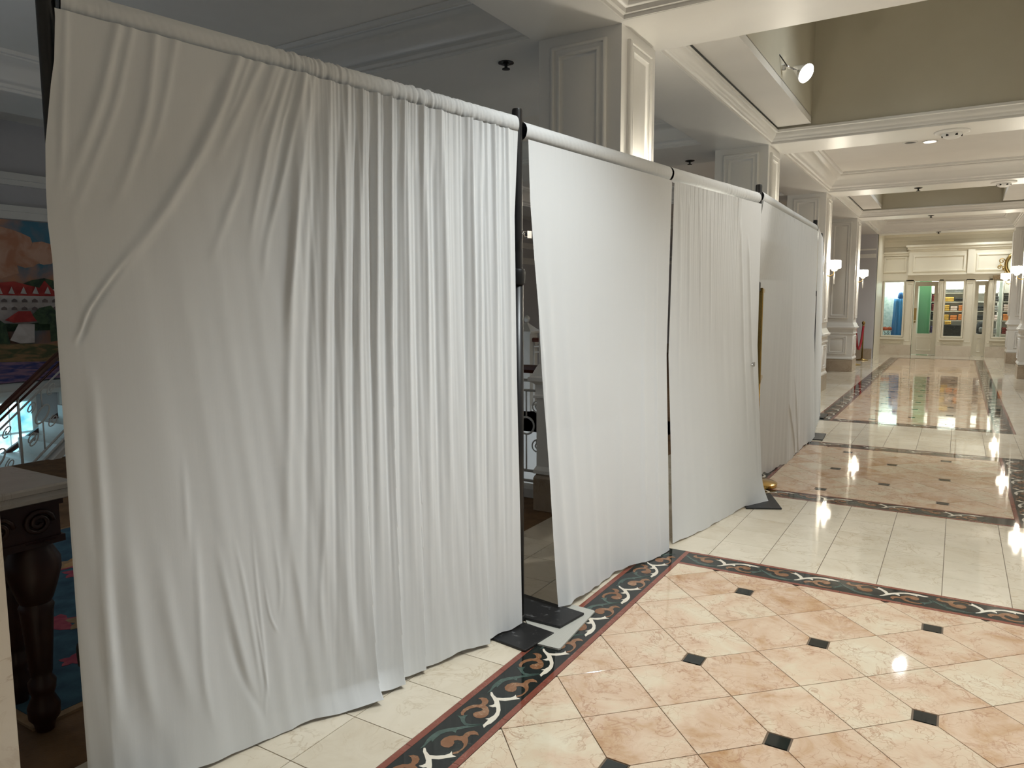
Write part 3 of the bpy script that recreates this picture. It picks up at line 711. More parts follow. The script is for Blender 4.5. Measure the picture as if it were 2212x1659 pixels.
# lower left hanging folds and creases
low = [([(185,740),(201,854),(217,1127),(234,1400),(252,1690)],.010,.014),([(248,1018),(278,1236),(305,1455),(350,1640)],.012,.022),([(332,1127),(360,1346),(414,1565)],.008,.022),
 ([(414,1072),(420,1236),(428,1455),(458,1592)],.006,.012),([(453,1127),(486,1291),(546,1537)],.006,.013),([(496,1138),(524,1275),(568,1555)],.0045,.008),([(537,1105),(546,1236),(568,1455),(562,1555)],.004,.006),
 ([(584,1127),(600,1264),(595,1335)],.004,.008),([(617,1127),(640,1280),(660,1430)],.004,.012),([(693,963),(693,1127),(682,1291),(693,1428)],.006,.010),([(732,908),(737,1291),(759,1483)],.009,.022),
 ([(540,1290),(556,1400),(575,1520)],.0035,.0045),([(560,1230),(575,1330),(598,1370)],.003,.0045),([(388,950),(395,1080),(400,1200)],.004,.010),([(230,1130),(250,1380),(275,1600)],-.006,.016),([(470,1300),(510,1450),(570,1560)],-.004,.012)]
for p, a, w in low: A.fold(p, a*.75, w*1.1, 'ridge', (.45,.35))
A.disp += .02*np.exp(-((A.u-.12)/.14)**2)*A.v + .012*np.sin(A.u*7+1)*A.v + .035*np.clip((A.v-.4)/.6,0,1)*np.exp(-((A.u-.5)/.3)**2)
A.disp += .003*fractal(A.s*14+A.z*1.5, 21, 3)*np.clip(A.v*1.5,0,1)
A.disp += .035*np.clip((A.v-.965)/.035,0,1)**1.5*np.exp(-((A.u-.50)/.09)**2)     # hem kicked out
A.disp *= np.clip(A.u/.035,0,1)**.7
A.finish((.40,1.0,.0055), 11, .010)
A.pocket(onA(.03,.0), onA(LA-.02,.0), 2.344, 2.303, lambda t: .25+.9*max(0,min(1,(t-.30)/.2)), 5, nu=420)

# ---- panels B, C between pole 1 and pole 2
d2 = np.array([P2[0]-P1[0], P2[1]-P1[1]]); L2 = np.hypot(*d2); d2 /= L2; n2_ = np.array([d2[1], -d2[0]])
def onB(sv, d): return (P1[0]+d2[0]*sv+n2_[0]*d, P1[1]+d2[1]*sv+n2_[1]*d)
SB = 1.405
Bp = Drape('b', 'smooth white drape right of the near black pole, its hem on the scroll border', None,
           [(2.25, *onB(.035,.036)), (1.98, *onB(.05,.034)), (1.5, *onB(.105,.034)), (.9, *onB(.155,.036)), (.022, *onB(.20,.075))], [(2.25, *onB(SB,.036)), (1.2, *onB(SB-.035,.036)), (.0, *onB(SB-.04,.07))], 260, 300, None, 2.245, 2.235)
for p, a, w in (([(1175,420),(1190,800),(1205,1250)],.012,.03),([(1215,500),(1225,900),(1235,1270)],.010,.03),([(1260,520),(1268,900),(1280,1260)],.007,.03),([(1150,520),(1175,800),(1180,1290)],.008,.012),
                ([(1395,500),(1385,900),(1378,1200)],.010,.02),([(1420,450),(1412,900),(1405,1190)],.008,.014),([(1345,700),(1340,1000),(1335,1220)],.006,.03),([(1300,900),(1310,1240)],.005,.03)):
    Bp.fold(p, a, w, 'ridge', (.35,.02))
Bp.fold([(1148,520),(1160,800),(1176,1290)], .006, .008, 'crease', (.3,.1))
Bp.disp += .025*np.sin(Bp.u*8+.6)*Bp.v**2 + .003*fractal(Bp.s*6+Bp.z, 41, 2)*Bp.v
Bp.finish((.1,.95,.0008), 31, .010, .1)
Bp.pocket(onB(.03,0), onB(SB+.005,0), 2.285, 2.28, lambda t: .12, 8)
Cp = Drape('c', 'softly lit white drape left of the third black pole', None,
           [(2.25, *onB(SB+.03,.036)), (1.2, *onB(SB-.005,.036)), (.6, *onB(SB+.045,.04)), (.0, *onB(SB+.075,.05))], [(2.25, *onB(L2-.03,.036)), (1.2, *onB(L2-.03,.04)), (.0, *onB(L2+.0,.10))], 260, 300, None, 2.235, 2.24)
for p, a, w in (([(1470,420),(1468,620),(1462,900)],.006,.02),([(1490,425),(1488,560),(1486,800)],.006,.014),([(1512,430),(1512,560),(1512,760)],.005,.014),([(1535,436),(1535,600),(1533,800)],.004,.014),
                ([(1598,460),(1604,700),(1606,1050)],.008,.020),([(1615,500),(1622,800),(1622,1070)],.010,.018),([(1560,700),(1562,900),(1560,1090)],.004,.04)):
    Cp.fold(p, a, w, 'ridge', (.1,.4))
Cp.disp += .012*np.sin(Cp.u*7)*Cp.v**2 + .003*fractal(Cp.s*9+Cp.z, 51, 3)*Cp.v
Cp.disp += .05*np.clip((Cp.v-.9)/.1,0,1)**2*np.clip((Cp.u-.85)/.15,0,1)
Cp.finish((.0,.75,.0042), 33, .012, .13)
Cp.pocket(onB(SB+.028,0), onB(L2-.03,0), 2.28, 2.285, lambda t: .15+.3*(t>.2), 9)
# ---- panels D1, D2 between pole 2 and pole 3
d3 = np.array([P3[0]-P2[0], P3[1]-P2[1]]); L3 = np.hypot(*d3); d3 /= L3; n3_ = np.array([d3[1], -d3[0]])
def onD(sv, d): return (P2[0]+d3[0]*sv+n3_[0]*d, P2[1]+d3[1]*sv+n3_[1]*d)
SD = 1.42
D1 = Drape('d', 'white drape just past the gold sign stand', None, [(2.3, *onD(.04,.034)), (2.0, *onD(.05,-.01)), (1.7, *onD(.06,-.09)), (.0, *onD(.30,-.14))], [(2.3, *onD(SD,.034)), (2.0, *onD(SD+.01,.042)), (1.2, *onD(SD+.03,.046)), (.0, *onD(SD+.03,.050))], 150, 220, None, 2.27, 2.28)
D1.disp += .010*np.sin(D1.u*6)*D1.v + .003*fractal(D1.s*9, 61, 3)*D1.v; D1.finish((.1,.9,.002), 35, .02)
D1.pocket(onD(.03,0), onD(SD,0), 2.305, 2.313, lambda t: .12, 12, nu=160)
D2_ = Drape('e', 'farthest white drape ending at the last black pole', None, [(2.3, *onD(SD+.005,.036)), (1.2, *onD(SD-.03,.030)), (.0, *onD(SD-.03,.034))], [(2.3, *onD(L3-.03,.036)), (1.2, *onD(L3-.03,.04)), (.0, *onD(L3-.05,.09))], 150, 220, None, 2.28, 2.295)
for p, a, w in (([(1715,800),(1720,1000)],.012,.02),([(1698,830),(1710,930),(1712,985)],.012,.014)): D2_.fold(p, a, w, 'ridge', (.3,.1))
D2_.disp += .008*np.sin(D2_.u*9)*D2_.v + .003*fractal(D2_.s*9, 71, 3)*D2_.v; D2_.finish((.1,.9,.002), 36, .02)
D2_.pocket(onD(SD+.008,0), onD(L3-.03,0), 2.313, 2.33, lambda t: .12, 13, nu=160)
# ---- return drape behind the last pole
P4 = (-1.60, 10.45)
pole(*P4, 'black drape pole behind the last drape, mostly hidden', sq((-1.56,10.45), .24, .42, 0.), 2.42)
d4 = np.array([P4[0]-P3[0], P4[1]-P3[1]]); L4 = np.hypot(*d4); d4 /= L4; n4_ = np.array([d4[1], -d4[0]])
def onE(sv, d): return (P3[0]+d4[0]*sv+n4_[0]*d, P3[1]+d4[1]*sv+n4_[1]*d)
Ep = Drape('f', 'narrow strip of white drape showing behind the last pole', None, [(2.3, *onE(.05,.036)), (0., *onE(.06,.06))], [(2.3, *onE(L4-.03,.036)), (0., *onE(L4-.05,.07))], 120, 120, None, 2.30, 2.30)
Ep.disp += .02*np.sin(Ep.u*40)*Ep.v; Ep.finish((0,1,.003), 37, .02)
Ep.pocket(onE(.03,0), onE(L4-.03,0), 2.335, 2.335, lambda t: .2, 14, nu=100)
crossbar(tow(P3,P4), tow(P4,P3), 2.335, 'black crossbar behind the last pole')

# binder clips on drape edges
def binder_clip(loc, rz, label):
    c = thing('binder_clip', label, 'clip', 'silver clips on the drape edges', loc, rz)
    MB().prism([(-.016,-.008),(.016,-.008),(.012,.008),(-.012,.008)], -.016, .016).build('body', 'steel', c)
    for s in (-1, 1):
        MB().tube([(-.012,-.006,s*.010),(-.034,s*.004-.004,s*.012),(-.040,s*.004-.004,0),(-.034,s*.004-.004,-s*.003)], .0018, 6).build('wire_handle', 'steel', c)
pz = px_plane(1141, 507, (*onB(.08,.045), 0), (*n2_, 0)); binder_clip(pz, math.atan2(d2[1], d2[0]), 'small silver binder clip on the left edge of the second drape')
pz = px_plane(1627, 787, (*onB(L2-.05,.055), 0), (*n2_, 0)); binder_clip(pz, math.atan2(d2[1], d2[0]), 'small silver binder clip near the right edge of the third drape')

# ================================================================== gold sign stand between the drapes
gs = thing('sign_stand', 'gold framed sign stand on a round base seen between the drapes', 'sign stand', None, (-1.372, 6.16, 0), math.radians(100.5))
smooth_angle(MB().lathe(.02, 0, [(.16,0),(.17,.006),(.17,.028),(.155,.036),(.05,.05),(.02,.058)], 40).build('base', 'gold', gs))
MB().tube([(0,0,.05),(0,0,.90)], .013, 12).build('post', 'gold', gs, True)
fr_ = MB().frame((-.27,-.016,.88), (1,0,0), (0,0,1), (0,-1,0), .54, .75, [(0,-.03),(0,.0),(.008,.006),(.03,.006),(.036,-.004)], False); fr_.build('frame', 'gold', gs)
m = mat('dark_mirror_glass', (.20, .30, .27), .08, .9); MT['mirror'] = m
MB().box(-.235,.235,-.012,.012,.915,1.595).build('mirror_panel', 'mirror', gs)

# ================================================================== stair hall on the left
def scroll(c, r0, turns, a0, sgn=1, n=26, r1=.25):
    return [(c[0]+(r0*(1-(1-r1)*t))*math.cos(a0+sgn*t*turns*2*math.pi), c[1]+(r0*(1-(1-r1)*t))*math.sin(a0+sgn*t*turns*2*math.pi)) for t in [i/n for i in range(n+1)]]
def ring(c, r, n=20): return [(c[0]+r*math.cos(2*math.pi*i/n), c[1]+r*math.sin(2*math.pi*i/n)) for i in range(n)]
def balustrade(name, label, p, u, length, slope=0., hand=1.04, dark_mid=False, zoff=0.):
    """panel of white ironwork under a mahogany rail; u is the horizontal run direction"""
    o = thing(name, label, 'balustrade', None, (p[0], p[1], zoff)); U = Vector(u)
    def P(s, z): return tuple(U*s + Vector((0,0,z+slope*s)))
    hr = MB(); R = []
    nrm = Vector((U.y, -U.x, 0))
    for s in (0, length):
        b = U*s+Vector((0,0,hand+slope*s)); R.append([b+nrm*a+Vector((0,0,c)) for a, c in ((-.035,-.06),(.035,-.06),(.045,-.035),(.04,-.01),(.02,0),(-.02,0),(-.04,-.01),(-.045,-.035))])
    hr.rings(R, cap=True).build('handrail', 'wood', o)
    for z, r in ((hand-.12,.012),(hand-.20,.010),(.20,.012),(.12,.012)):
        MB().tube([P(0,z),P(length,z)], r, 8).build('rail_bar', 'iron' if not (dark_mid and z > .85) else 'wood', o, True)
    MB().rings([[Vector(P(s,z))+nrm*a for a, z in ((-.06,0),(.06,0),(.06,.07),(.045,.085),(-.045,.085),(-.06,.07))] for s in (0,length)], cap=True).build('curb', 'iron', o)
    n = max(1, int(length/.42)); st = length/n
    for k in range(n):
        s0 = k*st
        MB().tube([P(s0+.02,.08),P(s0+.02,hand-.06)], .013, 8).build('baluster', 'iron', o, True)
        c = (s0+st*.55, .56)
        MB().tube([P(*q) for q in ring(c,.068)], .008, 6, True).build('iron_ring', 'iron', o, True)
        MB().tube([P(c[0],.20),P(c[0],.492)], .007, 6).build('baluster', 'iron', o, True)
        MB().tube([P(c[0],.628),P(c[0],hand-.20)], .007, 6).build('baluster', 'iron', o, True)
        for sg in (-1, 1):
            MB().tube([P(*q) for q in scroll((c[0]+sg*.10,.40),.055,1.4,math.pi/2,sg)], .006, 6).build('iron_scroll', 'iron', o, True)
            MB().tube([P(*q) for q in scroll((c[0]+sg*.10,.72),.05,1.4,-math.pi/2,-sg)], .006, 6).build('iron_scroll', 'iron', o, True)
        MB().tube([P(*q) for q in ring((s0+.12,.44),.035,14)], .006, 6, True).build('iron_ring', 'iron', o, True)
    return o
balustrade('iron_balustrade', 'white iron balustrade with dark handrail seen through the gap beside the near pole', (-2.62,4.93), (-1,0,0), 4.9)
balustrade('iron_balustrade', 'farther white balustrade with red-brown rail seen through the same gap', (-3.4,9.0), (-1,0,0), 4.2)
nw = thing('newel_post', 'white newel post with ball finial seen through the drape gap', 'newel post', None, (-5.22,9.0,0))
MB().box(-.11,.11,-.11,.11,0,1.10).build('shaft', 'iron', nw)
MB().rings([[(s*a,t*a,z) for s,t in ((-1,-1),(1,-1),(1,1),(-1,1))] for a,z in ((.14,1.10),(.14,1.13),(.03,1.23),(.02,1.25))], cap=True).build('cap', 'iron', nw)
MB().lathe(0,0,[(.005,1.25),(.03,1.26),(.045,1.29),(.045,1.31),(.03,1.34),(.005,1.355)],14).build('finial', 'iron', nw, True)
# inclined stair rail beside the mural
balustrade('stair_balustrade', 'sloping stair balustrade with dark handrail below the mural', (-7.65,2.2), (0,1,0), 4.2, .88, 1.0, True, -1.42)
st = thing('staircase', 'white marble staircase behind the ironwork at far left', 'staircase', None, (-8.7,2.2,-1.6))
for k in range(16): MB().box(-.95,.95,.24*k,.24*k+.30,-.20+.17*k,.0+.17*k).build('step', 'paint', st)
balustrade('stair_balustrade', 'lower sloping white stair rail farther back at far left', (-9.7,2.6), (0,1,0), 4.2, .60, .9, False, -2.1)
# lit windows of the lower storey
def wmat(name, c, s):
    m = mat(name, (.2,.3,.35), .3, emit=c, estr=s)
    tc = nd(m, 'ShaderNodeTexCoord'); nz = nd(m, 'ShaderNodeTexNoise', Scale=6., Detail=3.); lk(m, tc.outputs['Object'], nz.inputs['Vector'])
    r = ramp(m, [(.3,(.10,.42,.55)),(.5,(.35,.75,.90)),(.7,(.85,.95,1.))]); lk(m, nz.outputs['Fac'], r.inputs[0]); lk(m, r.outputs[0], bsdf(m).inputs['Emission Color'])
    return m
MT['daywin'] = wmat('daylight_window_pane', (.4,.75,.95), 1.6)
for k, (y0, y1) in enumerate(((3.3,3.85),(4.15,4.68),(5.08,5.6),(6.0,6.5))):
    w = MB().box(-10.02,-9.95,y0-.06,y1+.06,-1.3,.42).build('window_%d' % (k+1), 'paint'); struct(w, 'bright blue lower storey window behind the stair ironwork', 'window'); w['group'] = 'lower storey windows'
    for a in range(2):
        for b_ in range(4):
            ya = y0+(y1-y0)*a/2+.01; yb = y0+(y1-y0)*(a+1)/2-.01; za = -1.25+.4*b_; zb = za+.37
            MB().box(-9.95,-9.94,ya,yb,za,zb).build('window_pane', 'daywin', w)

# mural (flat painting on canvas): painted in thin layers
mu = thing('mural_painting', 'large mural of a white red-roofed lakeside building under orange clouds', 'painting', None, (-9.985, 0, 0))
def mw(name, c0, c1, sc=3., stretch=(1,1,1)):
    m = mat(name, c0, .6); tc = nd(m, 'ShaderNodeTexCoord'); mp = nd(m, 'ShaderNodeMapping'); mp.inputs['Scale'].default_value = stretch
    nz = nd(m, 'ShaderNodeTexNoise', Scale=sc, Detail=6., Distortion=.6); lk(m, tc.outputs['Object'], mp.inputs[0]); lk(m, mp.outputs[0], nz.inputs['Vector'])
    r = ramp(m, [(.40, c0), (.60, c1)]); lk(m, nz.outputs['Fac'], r.inputs[0]); lk(m, r.outputs[0], bsdf(m).inputs['Base Color']); return m
MT['m_sky'] = mw('mural_sky', (.07,.22,.32), (.62,.30,.18), 1.5)
MT['m_cloud'] = mw('mural_cloud', (.55,.24,.14), (.70,.42,.30), 4.)
MT['m_tree'] = mw('mural_trees', (.02,.05,.03), (.06,.11,.05), 9.)
MT['m_red'] = mw('mural_red_roof', (.42,.03,.03), (.58,.06,.05), 6.)
MT['m_white'] = mw('mural_white_wall', (.62,.55,.52), (.75,.68,.66), 6.)
MT['m_dark'] = mw('mural_shadow', (.16,.12,.12), (.22,.17,.16), 6.)
MT['m_lawn'] = mw('mural_lawn', (.09,.10,.04), (.35,.20,.09), 5., (1,1,4))
MT['m_water'] = mw('mural_water', (.05,.06,.22), (.35,.20,.30), 5., (1,1,5))
LAY = [0]
def paint(name, pts, mt, parent=None, pix=True):
    LAY[0] += 1; x = .002*LAY[0]
    P = []
    for p in pts:
        if pix: q = px_plane(p[0], p[1], (-9.985+x, 0, 0), (1,0,0)); P.append((q.y, q.z))
        else: P.append(p)
    n = len(P)
    mb = MB(); v = [(x-.0015, a, b) for a, b in P]+[(x, a, b) for a, b in P]
    ar = sum(P[i-1][0]*P[i][1]-P[i][0]*P[i-1][1] for i in range(n))
    if ar < 0: v = v[:n][::-1]+v[n:][::-1]
    mb.add(v, [tuple(range(n-1,-1,-1)), tuple(range(n,2*n))]+[(i,(i+1)%n,n+(i+1)%n,n+i) for i in range(n)])
    return mb.build(name, mt, parent or mu)
paint('canvas', [(2.2,.57),(7.6,.57),(7.6,2.56),(2.2,2.56)], 'm_sky', pix=False)
for c, r in (((4.55,2.28),.30),((4.78,2.12),.20),((5.0,2.18),.22),((4.3,2.0),.35),((5.4,2.1),.35),((3.6,2.2),.4),((6.2,2.25),.4)):
    paint('painted_cloud', [(c[0]+r*math.cos(a*.4488)*(1+.15*math.sin(3*a)), c[1]+r*.62*math.sin(a*.4488)*(1+.15*math.cos(5*a))) for a in range(14)], 'm_cloud', pix=False)
paint('painted_trees', [(2.2,1.2),(2.2,1.72),(4.5,1.70),(4.8,1.83),(4.95,1.86),(5.2,1.80),(5.6,1.78),(7.6,1.7),(7.6,1.2)], 'm_tree', pix=False)
paint('painted_building', [(-300,617),(122,625),(126,690),(60,700),(-300,690)], 'm_white')
rf = paint('painted_roof', [(-300,612),(-20,612),(30,608),(85,622),(96,606),(118,630),(118,640),(-300,632)], 'm_red')
for x in range(-5, 12): paint('painted_dormer', [(10*x*2.6-8,634),(10*x*2.6-1,619),(10*x*2.6+6,635)], 'm_white')
for r_, yy in ((0,645),(1,662)):
    for x in range(-6, 6): paint('painted_arch', [(x*22+3,yy+8+x*.12),(x*22+3,yy+3+x*.12),(x*22+9,yy),(x*22+15,yy+3+x*.12),(x*22+16,yy+8+x*.12)], 'm_dark')
paint('painted_trees', [(-300,790),(-300,690),(0,692),(12,700),(22,740),(28,790)], 'm_tree')
paint('painted_pavilion', [(22,735),(40,700),(75,700),(75,740),(45,742)], 'm_white')
paint('painted_roof', [(10,692),(40,672),(66,672),(80,694),(30,697)], 'm_red')
paint('painted_trees', [(70,680),(85,665),(110,660),(128,680),(130,735),(110,738),(108,700),(85,700)], 'm_tree')
paint('painted_lawn', [(-300,745),(140,742),(140,785),(-300,795)], 'm_lawn')
paint('painted_lake', [(-300,788),(140,780),(140,815),(-300,860)], 'm_water')

# console table with marble top
ct = thing('console_table', 'carved dark wood console table with thick marble top behind the near drape', 'table', None, (-2.86, .55, 0))
smooth_angle(MB().rings([[(s*a,t*b_,z) for s,t in ((-1,-1),(1,-1),(1,1),(-1,1))] for a,b_,z in ((.20,.785,.84),(.215,.80,.846),(.22,.805,.86),(.215,.80,.868),(.215,.80,.875),(.225,.81,.88),(.228,.813,.895),(.222,.806,.902))], cap=True).build('marble_top', 'marble_top', ct), 40)
MB().box(-.19,.19,-.77,.77,.70,.84).build('apron', 'table_wood', ct)
for k in range(12):
    yy = -.70+k*.127
    MB().tube([(.195,yy+.05*math.cos(a*.5)*(1-a/30),.77+.045*math.sin(a*.5)*(1-a/30)) for a in range(26)], .008, 6).build('carved_scroll', 'table_wood', ct, True)
for z in (.70,.835): MB().box(-.20,.20,-.78,.78,z-.012,z+.012).build('apron_moulding', 'table_wood', ct)
for x, y in ((.13,.70),(-.14,.74),(.13,-.70),(-.14,-.74)):
    smooth_angle(MB().lathe(x, y, [(.03,0),(.036,.03),(.05,.05),(.052,.09),(.035,.13),(.042,.15),(.045,.18),(.032,.2),(.036,.22),(.052,.44),(.056,.46),(.048,.475),(.056,.49),(.072,.54),(.085,.59),(.085,.63),(.06,.68),(.055,.70),(.09,.705)], 22).build('leg', 'table_wood', ct), 50)
# patterned rug
m = mat('blue_floral_rug', (.05,.11,.16), .95); b = bsdf(m)
tc = nd(m, 'ShaderNodeTexCoord'); nz = nd(m, 'ShaderNodeTexNoise', Scale=9., Detail=4.); lk(m, tc.outputs['Object'], nz.inputs['Vector'])
r = ramp(m, [(.35,(.025,.07,.11)),(.65,(.05,.13,.18))]); lk(m, nz.outputs['Fac'], r.inputs[0]); lk(m, r.outputs[0], b.inputs['Base Color']); MT['rug'] = m
MT['rug_pink'] = noise_paint('rug_pink_wool', (.30,.04,.08), (.42,.09,.12), 20., .95)
MT['rug_gold'] = noise_paint('rug_gold_wool', (.38,.20,.07), (.50,.30,.14), 20., .95)
MT['rug_tan'] = noise_paint('rug_tan_wool', (.30,.19,.10), (.36,.24,.14), 20., .95)
rg = thing('floral_rug', 'blue floral rug lying under the console table', 'rug', None, (-3.95, 2.5, 0))
MB().box(-1.195,1.195,-1.28,1.28,-.004,.006).build('rug_border', 'rug_tan', rg)
MB().box(-1.16,1.16,-1.245,1.245,-.003,.008).build('rug_field', 'rug', rg)
rr = random.Random(3)
for k in range(60):
    x, y, r_ = rr.uniform(-1.05,1.05), rr.uniform(-1.15,1.15), rr.uniform(.04,.10)
    MB().prism([(x+r_*(1+.3*math.cos(5*a*.3142))*math.cos(a*.3142), y+r_*(1+.3*math.cos(5*a*.3142))*math.sin(a*.3142)) for a in range(20)], .004, .0090+k*.00002).build('woven_flower', ('rug_pink','rug_gold','rug_tan')[k%3], rg)

# ================================================================== SHOP at the far end
FY = 24.0
sf = thing('shop_front', 'cream panelled shop front with display windows at the corridor end', 'shop front', None, (0, FY, 0)); sf['kind'] = 'structure'
def sbox(name, x0, x1, y0, y1, z0, z1, mt='cream', par=None): return MB().box(x0,x1,y0,y1,z0,z1).build(name, mt, par or sf)
struct(MB().box(-2.05,-1.93,21.95,27.,-.02,3.75).build('wall_shop_return', 'cream'), 'cream return wall beside the shop window', 'wall')
# stone plinths
for x0, x1 in ((-1.93,-1.13),(-.50,.34),(.68,1.9)): sbox('plinth', x0, x1, -.06, .22, 0, .30, 'pale_plinth')
# window bays
def shop_window(x0, x1, zb=.56, zt=2.10):
    f = MB().frame((x0,-.02,zb-.05), (1,0,0), (0,0,1), (0,-1,0), x1-x0, zt-zb+.10, [(0,-.10),(0,.0),(.02,.03),(.05,.03),(.06,.0),(.06,-.05)], False)
    o = f.build('window_frame', 'cream', sf)
    sbox('window_pane', x0+.05, x1-.05, .02, .03, zb, zt, 'glass', o)
    sbox('window_sill', x0-.02, x1+.02, -.10, .02, zb-.10, zb-.05, 'cream', o)
    q = MB().frame((x0+.05,-.02,.34), (1,0,0), (0,0,1), (0,-1,0), x1-x0-.10, zb-.16-.34, [(0,0),(0,.012),(.015,.018),(.03,.004),(.035,-.006)], True); q.build('panel', 'cream', sf)
    sbox('stallriser', x0, x1, -.02, .10, .30, zb-.05)
shop_window(-1.93, -1.33); shop_window(-.40, .14); shop_window(.78, 1.5)
for x0, x1 in ((-1.33,-1.13),(-.50,-.40),(.14,.34),(.68,.78),(1.5,1.9)):
    sbox('pilaster', x0, x1, -.05, .10, .30, 2.15)
    p = MB().frame((x0+.02,-.05,.40), (1,0,0), (0,0,1), (0,-1,0), x1-x0-.04, 1.65, [(0,0),(0,.01),(.012,.014),(.02,.002)], True); p.build('pilaster_panel', 'cream', sf)
# doors, set back
def shop_door(x0, x1, y, rz=0., knob=True):
    d = thing('door', '', 'door'); del d['label']; del d['category']; d.parent = sf; d.location = (x0, y, 0); d.rotation_euler.z = rz; w = x1-x0
    MB().box(0,.09,-.02,.02,.02,2.1).build('stile', 'cream', d); MB().box(w-.09,w,-.02,.02,.02,2.1).build('stile', 'cream', d)
    MB().box(.09,w-.09,-.02,.02,1.98,2.1).build('rail', 'cream', d); MB().box(.09,w-.09,-.02,.02,.02,.62).build('rail', 'cream', d)
    MB().frame((.10,-.02,.12), (1,0,0), (0,0,1), (0,-1,0), w-.20, .40, [(0,0),(0,.01),(.015,.014),(.03,.002)], True).build('panel', 'cream', d)
    MB().box(.09,w-.09,-.005,.005,.62,1.98).build('pane', 'glass', d)
    if knob:
        MB().lathe(.045,-.05,[(.004,.93),(.022,.94),(.026,.955),(.02,.975),(.004,.98)],14).build('knob', 'brass', d, True)
        MB().box(.015,.075,-.026,-.018,1.0,1.35).build('push_plate', 'brass', d)
    return d
shop_door(-1.12, -.53, .35); shop_door(.36, .68, .35, 0, False)
for x in (-1.15, -.50, .34, .68): sbox('door_jamb', x-.02, x+.02, 0, .42, 0, 2.14)
# entablature
sbox('lintel', -2.0, 1.9, -.05, .42, 2.12, 2.30); sbox('fascia', -2.0, -1.28, -.04, .42, 2.30, 2.90); sbox('fascia', -1.28, 1.9, -.16, .42, 2.30, 3.10)
for x0, x1, z1, yy in ((-1.93,-1.33,2.82,-.04),(-1.18,.10,2.84,-.16),(.34,1.8,2.84,-.16)):
    MB().frame((x0,yy,2.36), (1,0,0), (0,0,1), (0,-1,0), x1-x0, z1-2.36, [(0,0),(0,.02),(.02,.03),(.05,.03),(.06,.0),(.07,-.01)], True).build('fascia_panel', 'cream', sf)
sbox('fascia_block', .14, .30, -.22, -.16, 2.30, 2.95)
for z0, z1, d in ((2.28,2.33,.20),(2.95,3.0,.20),(3.0,3.06,.26),(3.06,3.12,.32)): sbox('cornice', -1.28-(d-.16)*.5, 1.9, -d, 0, z0, z1)
for z0, z1, d in ((2.84,2.90,.10),(2.90,2.95,.14)): sbox('cornice', -2.0, -1.28, -d, 0, z0, z1)
sbox('upper_wall', -2.0, 3.2, .0, .42, 3.10, 3.6); sbox('upper_wall', -2.0, -1.28, .06, .42, 2.90, 3.10)
for z0, z1, d in ((3.25,3.30,.03),(3.36,3.44,.08),(3.44,3.56,.16)): sbox('cornice', -2.0, 3.2, -d, 0, z0, z1)
sbox('side_wall', 1.9, 3.2, 0, .2, 0, 3.1)
# shop interior
MT['shop_wall'] = noise_paint('shop_interior_wall', (.80,.86,.78), (.84,.90,.82), 2., .6)
si = struct(MB().box(-2.0,2.6,26.6,26.7,0,3.1).build('wall_shop_back', 'shop_wall'), 'pale green back wall inside the shop', 'wall')
struct(MB().box(-2.0,2.6,24.42,26.6,2.7,2.8).build('ceiling_shop', 'paint'), 'white ceiling inside the shop', 'ceiling')
MT['shop_green'] = mat('green_shop_panel', (.10,.28,.14), .6)
tag(MB().box(-1.02,-.72,24.9,24.96,0,2.35).build('green_display_panel', 'shop_green'), 'green panel standing inside the left shop door', 'panel')
# window display: pale back, blue gown, pumpkins
MT['ice'] = noise_paint('icy_backdrop', (.45,.62,.60), (.75,.85,.82), 12., .6)
tag(MB().box(-1.95,-1.2,24.75,24.8,.5,2.15).build('display_backdrop', 'ice'), 'sparkling pale teal backdrop behind the blue gown', 'backdrop')
tag(MB().box(-1.95,-1.2,24.1,24.75,.46,.52).build('display_shelf', 'paint'), 'white display shelf in the left shop window', 'shelf')
MT['gown'] = mat('blue_gown_satin', (.04,.30,.75), .45)
gw = thing('blue_gown', 'bright blue gown on a stand in the left shop window', 'dress', None, (-1.52,24.45,.52))
mb = MB(); R = []
for z, r_ in ((0,.165),(.25,.155),(.55,.14),(.78,.13),(.95,.13),(1.0,.125),(1.1,.12)):
    R.append([(r_*(1+.08*math.cos(9*a*math.pi/24))*math.cos(a*math.pi/24), r_*(1+.08*math.cos(9*a*math.pi/24))*math.sin(a*math.pi/24), z) for a in range(48)])
mb.rings(R, cap=True).build('skirt', 'gown', gw, True)
MT['gown_dark'] = mat('deep_blue_bodice', (.02,.14,.42), .4)
MB().lathe(.05,0,[(.05,1.1),(.085,1.13),(.08,1.2),(.06,1.27),(.02,1.3)],18).build('bodice', 'gown_dark', gw, True)
MT['pumpkin'] = mat('orange_pumpkin_skin', (.75,.14,.04), .4)
MT['green_stem'] = mat('stem', (.08,.10,.03), .7)
for k, x in enumerate((-1.84,-1.72)):
    pk = thing('pumpkin', ('left','right')[k]+' small orange pumpkin in the shop window display', 'pumpkin', 'pumpkins in the shop window', (x,24.3,.70))
    R = [[(r_*(1+.07*math.cos(8*a*math.pi/20))*math.cos(a*math.pi/20), r_*(1+.07*math.cos(8*a*math.pi/20))*math.sin(a*math.pi/20), z) for a in range(40)] for r_, z in ((.02,.0),(.05,.002),(.066,.03),(.062,.07),(.04,.092),(.012,.088))]
    MB().rings(R, cap=True).build('flesh', 'pumpkin', pk, True); MB().tube([(0,0,.085),(.005,0,.105),(.015,0,.115)], [.009,.007,.006], 6).build('stem', 'green_stem', pk)
ws = thing('wire_stand', 'dark wire stand holding the pumpkins in the shop window', 'stand', None, (-1.78,24.3,.52))
MB().lathe(0,0,[(.12,.165),(.125,.17),(.125,.178),(.12,.18)],24).build('top', 'paint', ws)
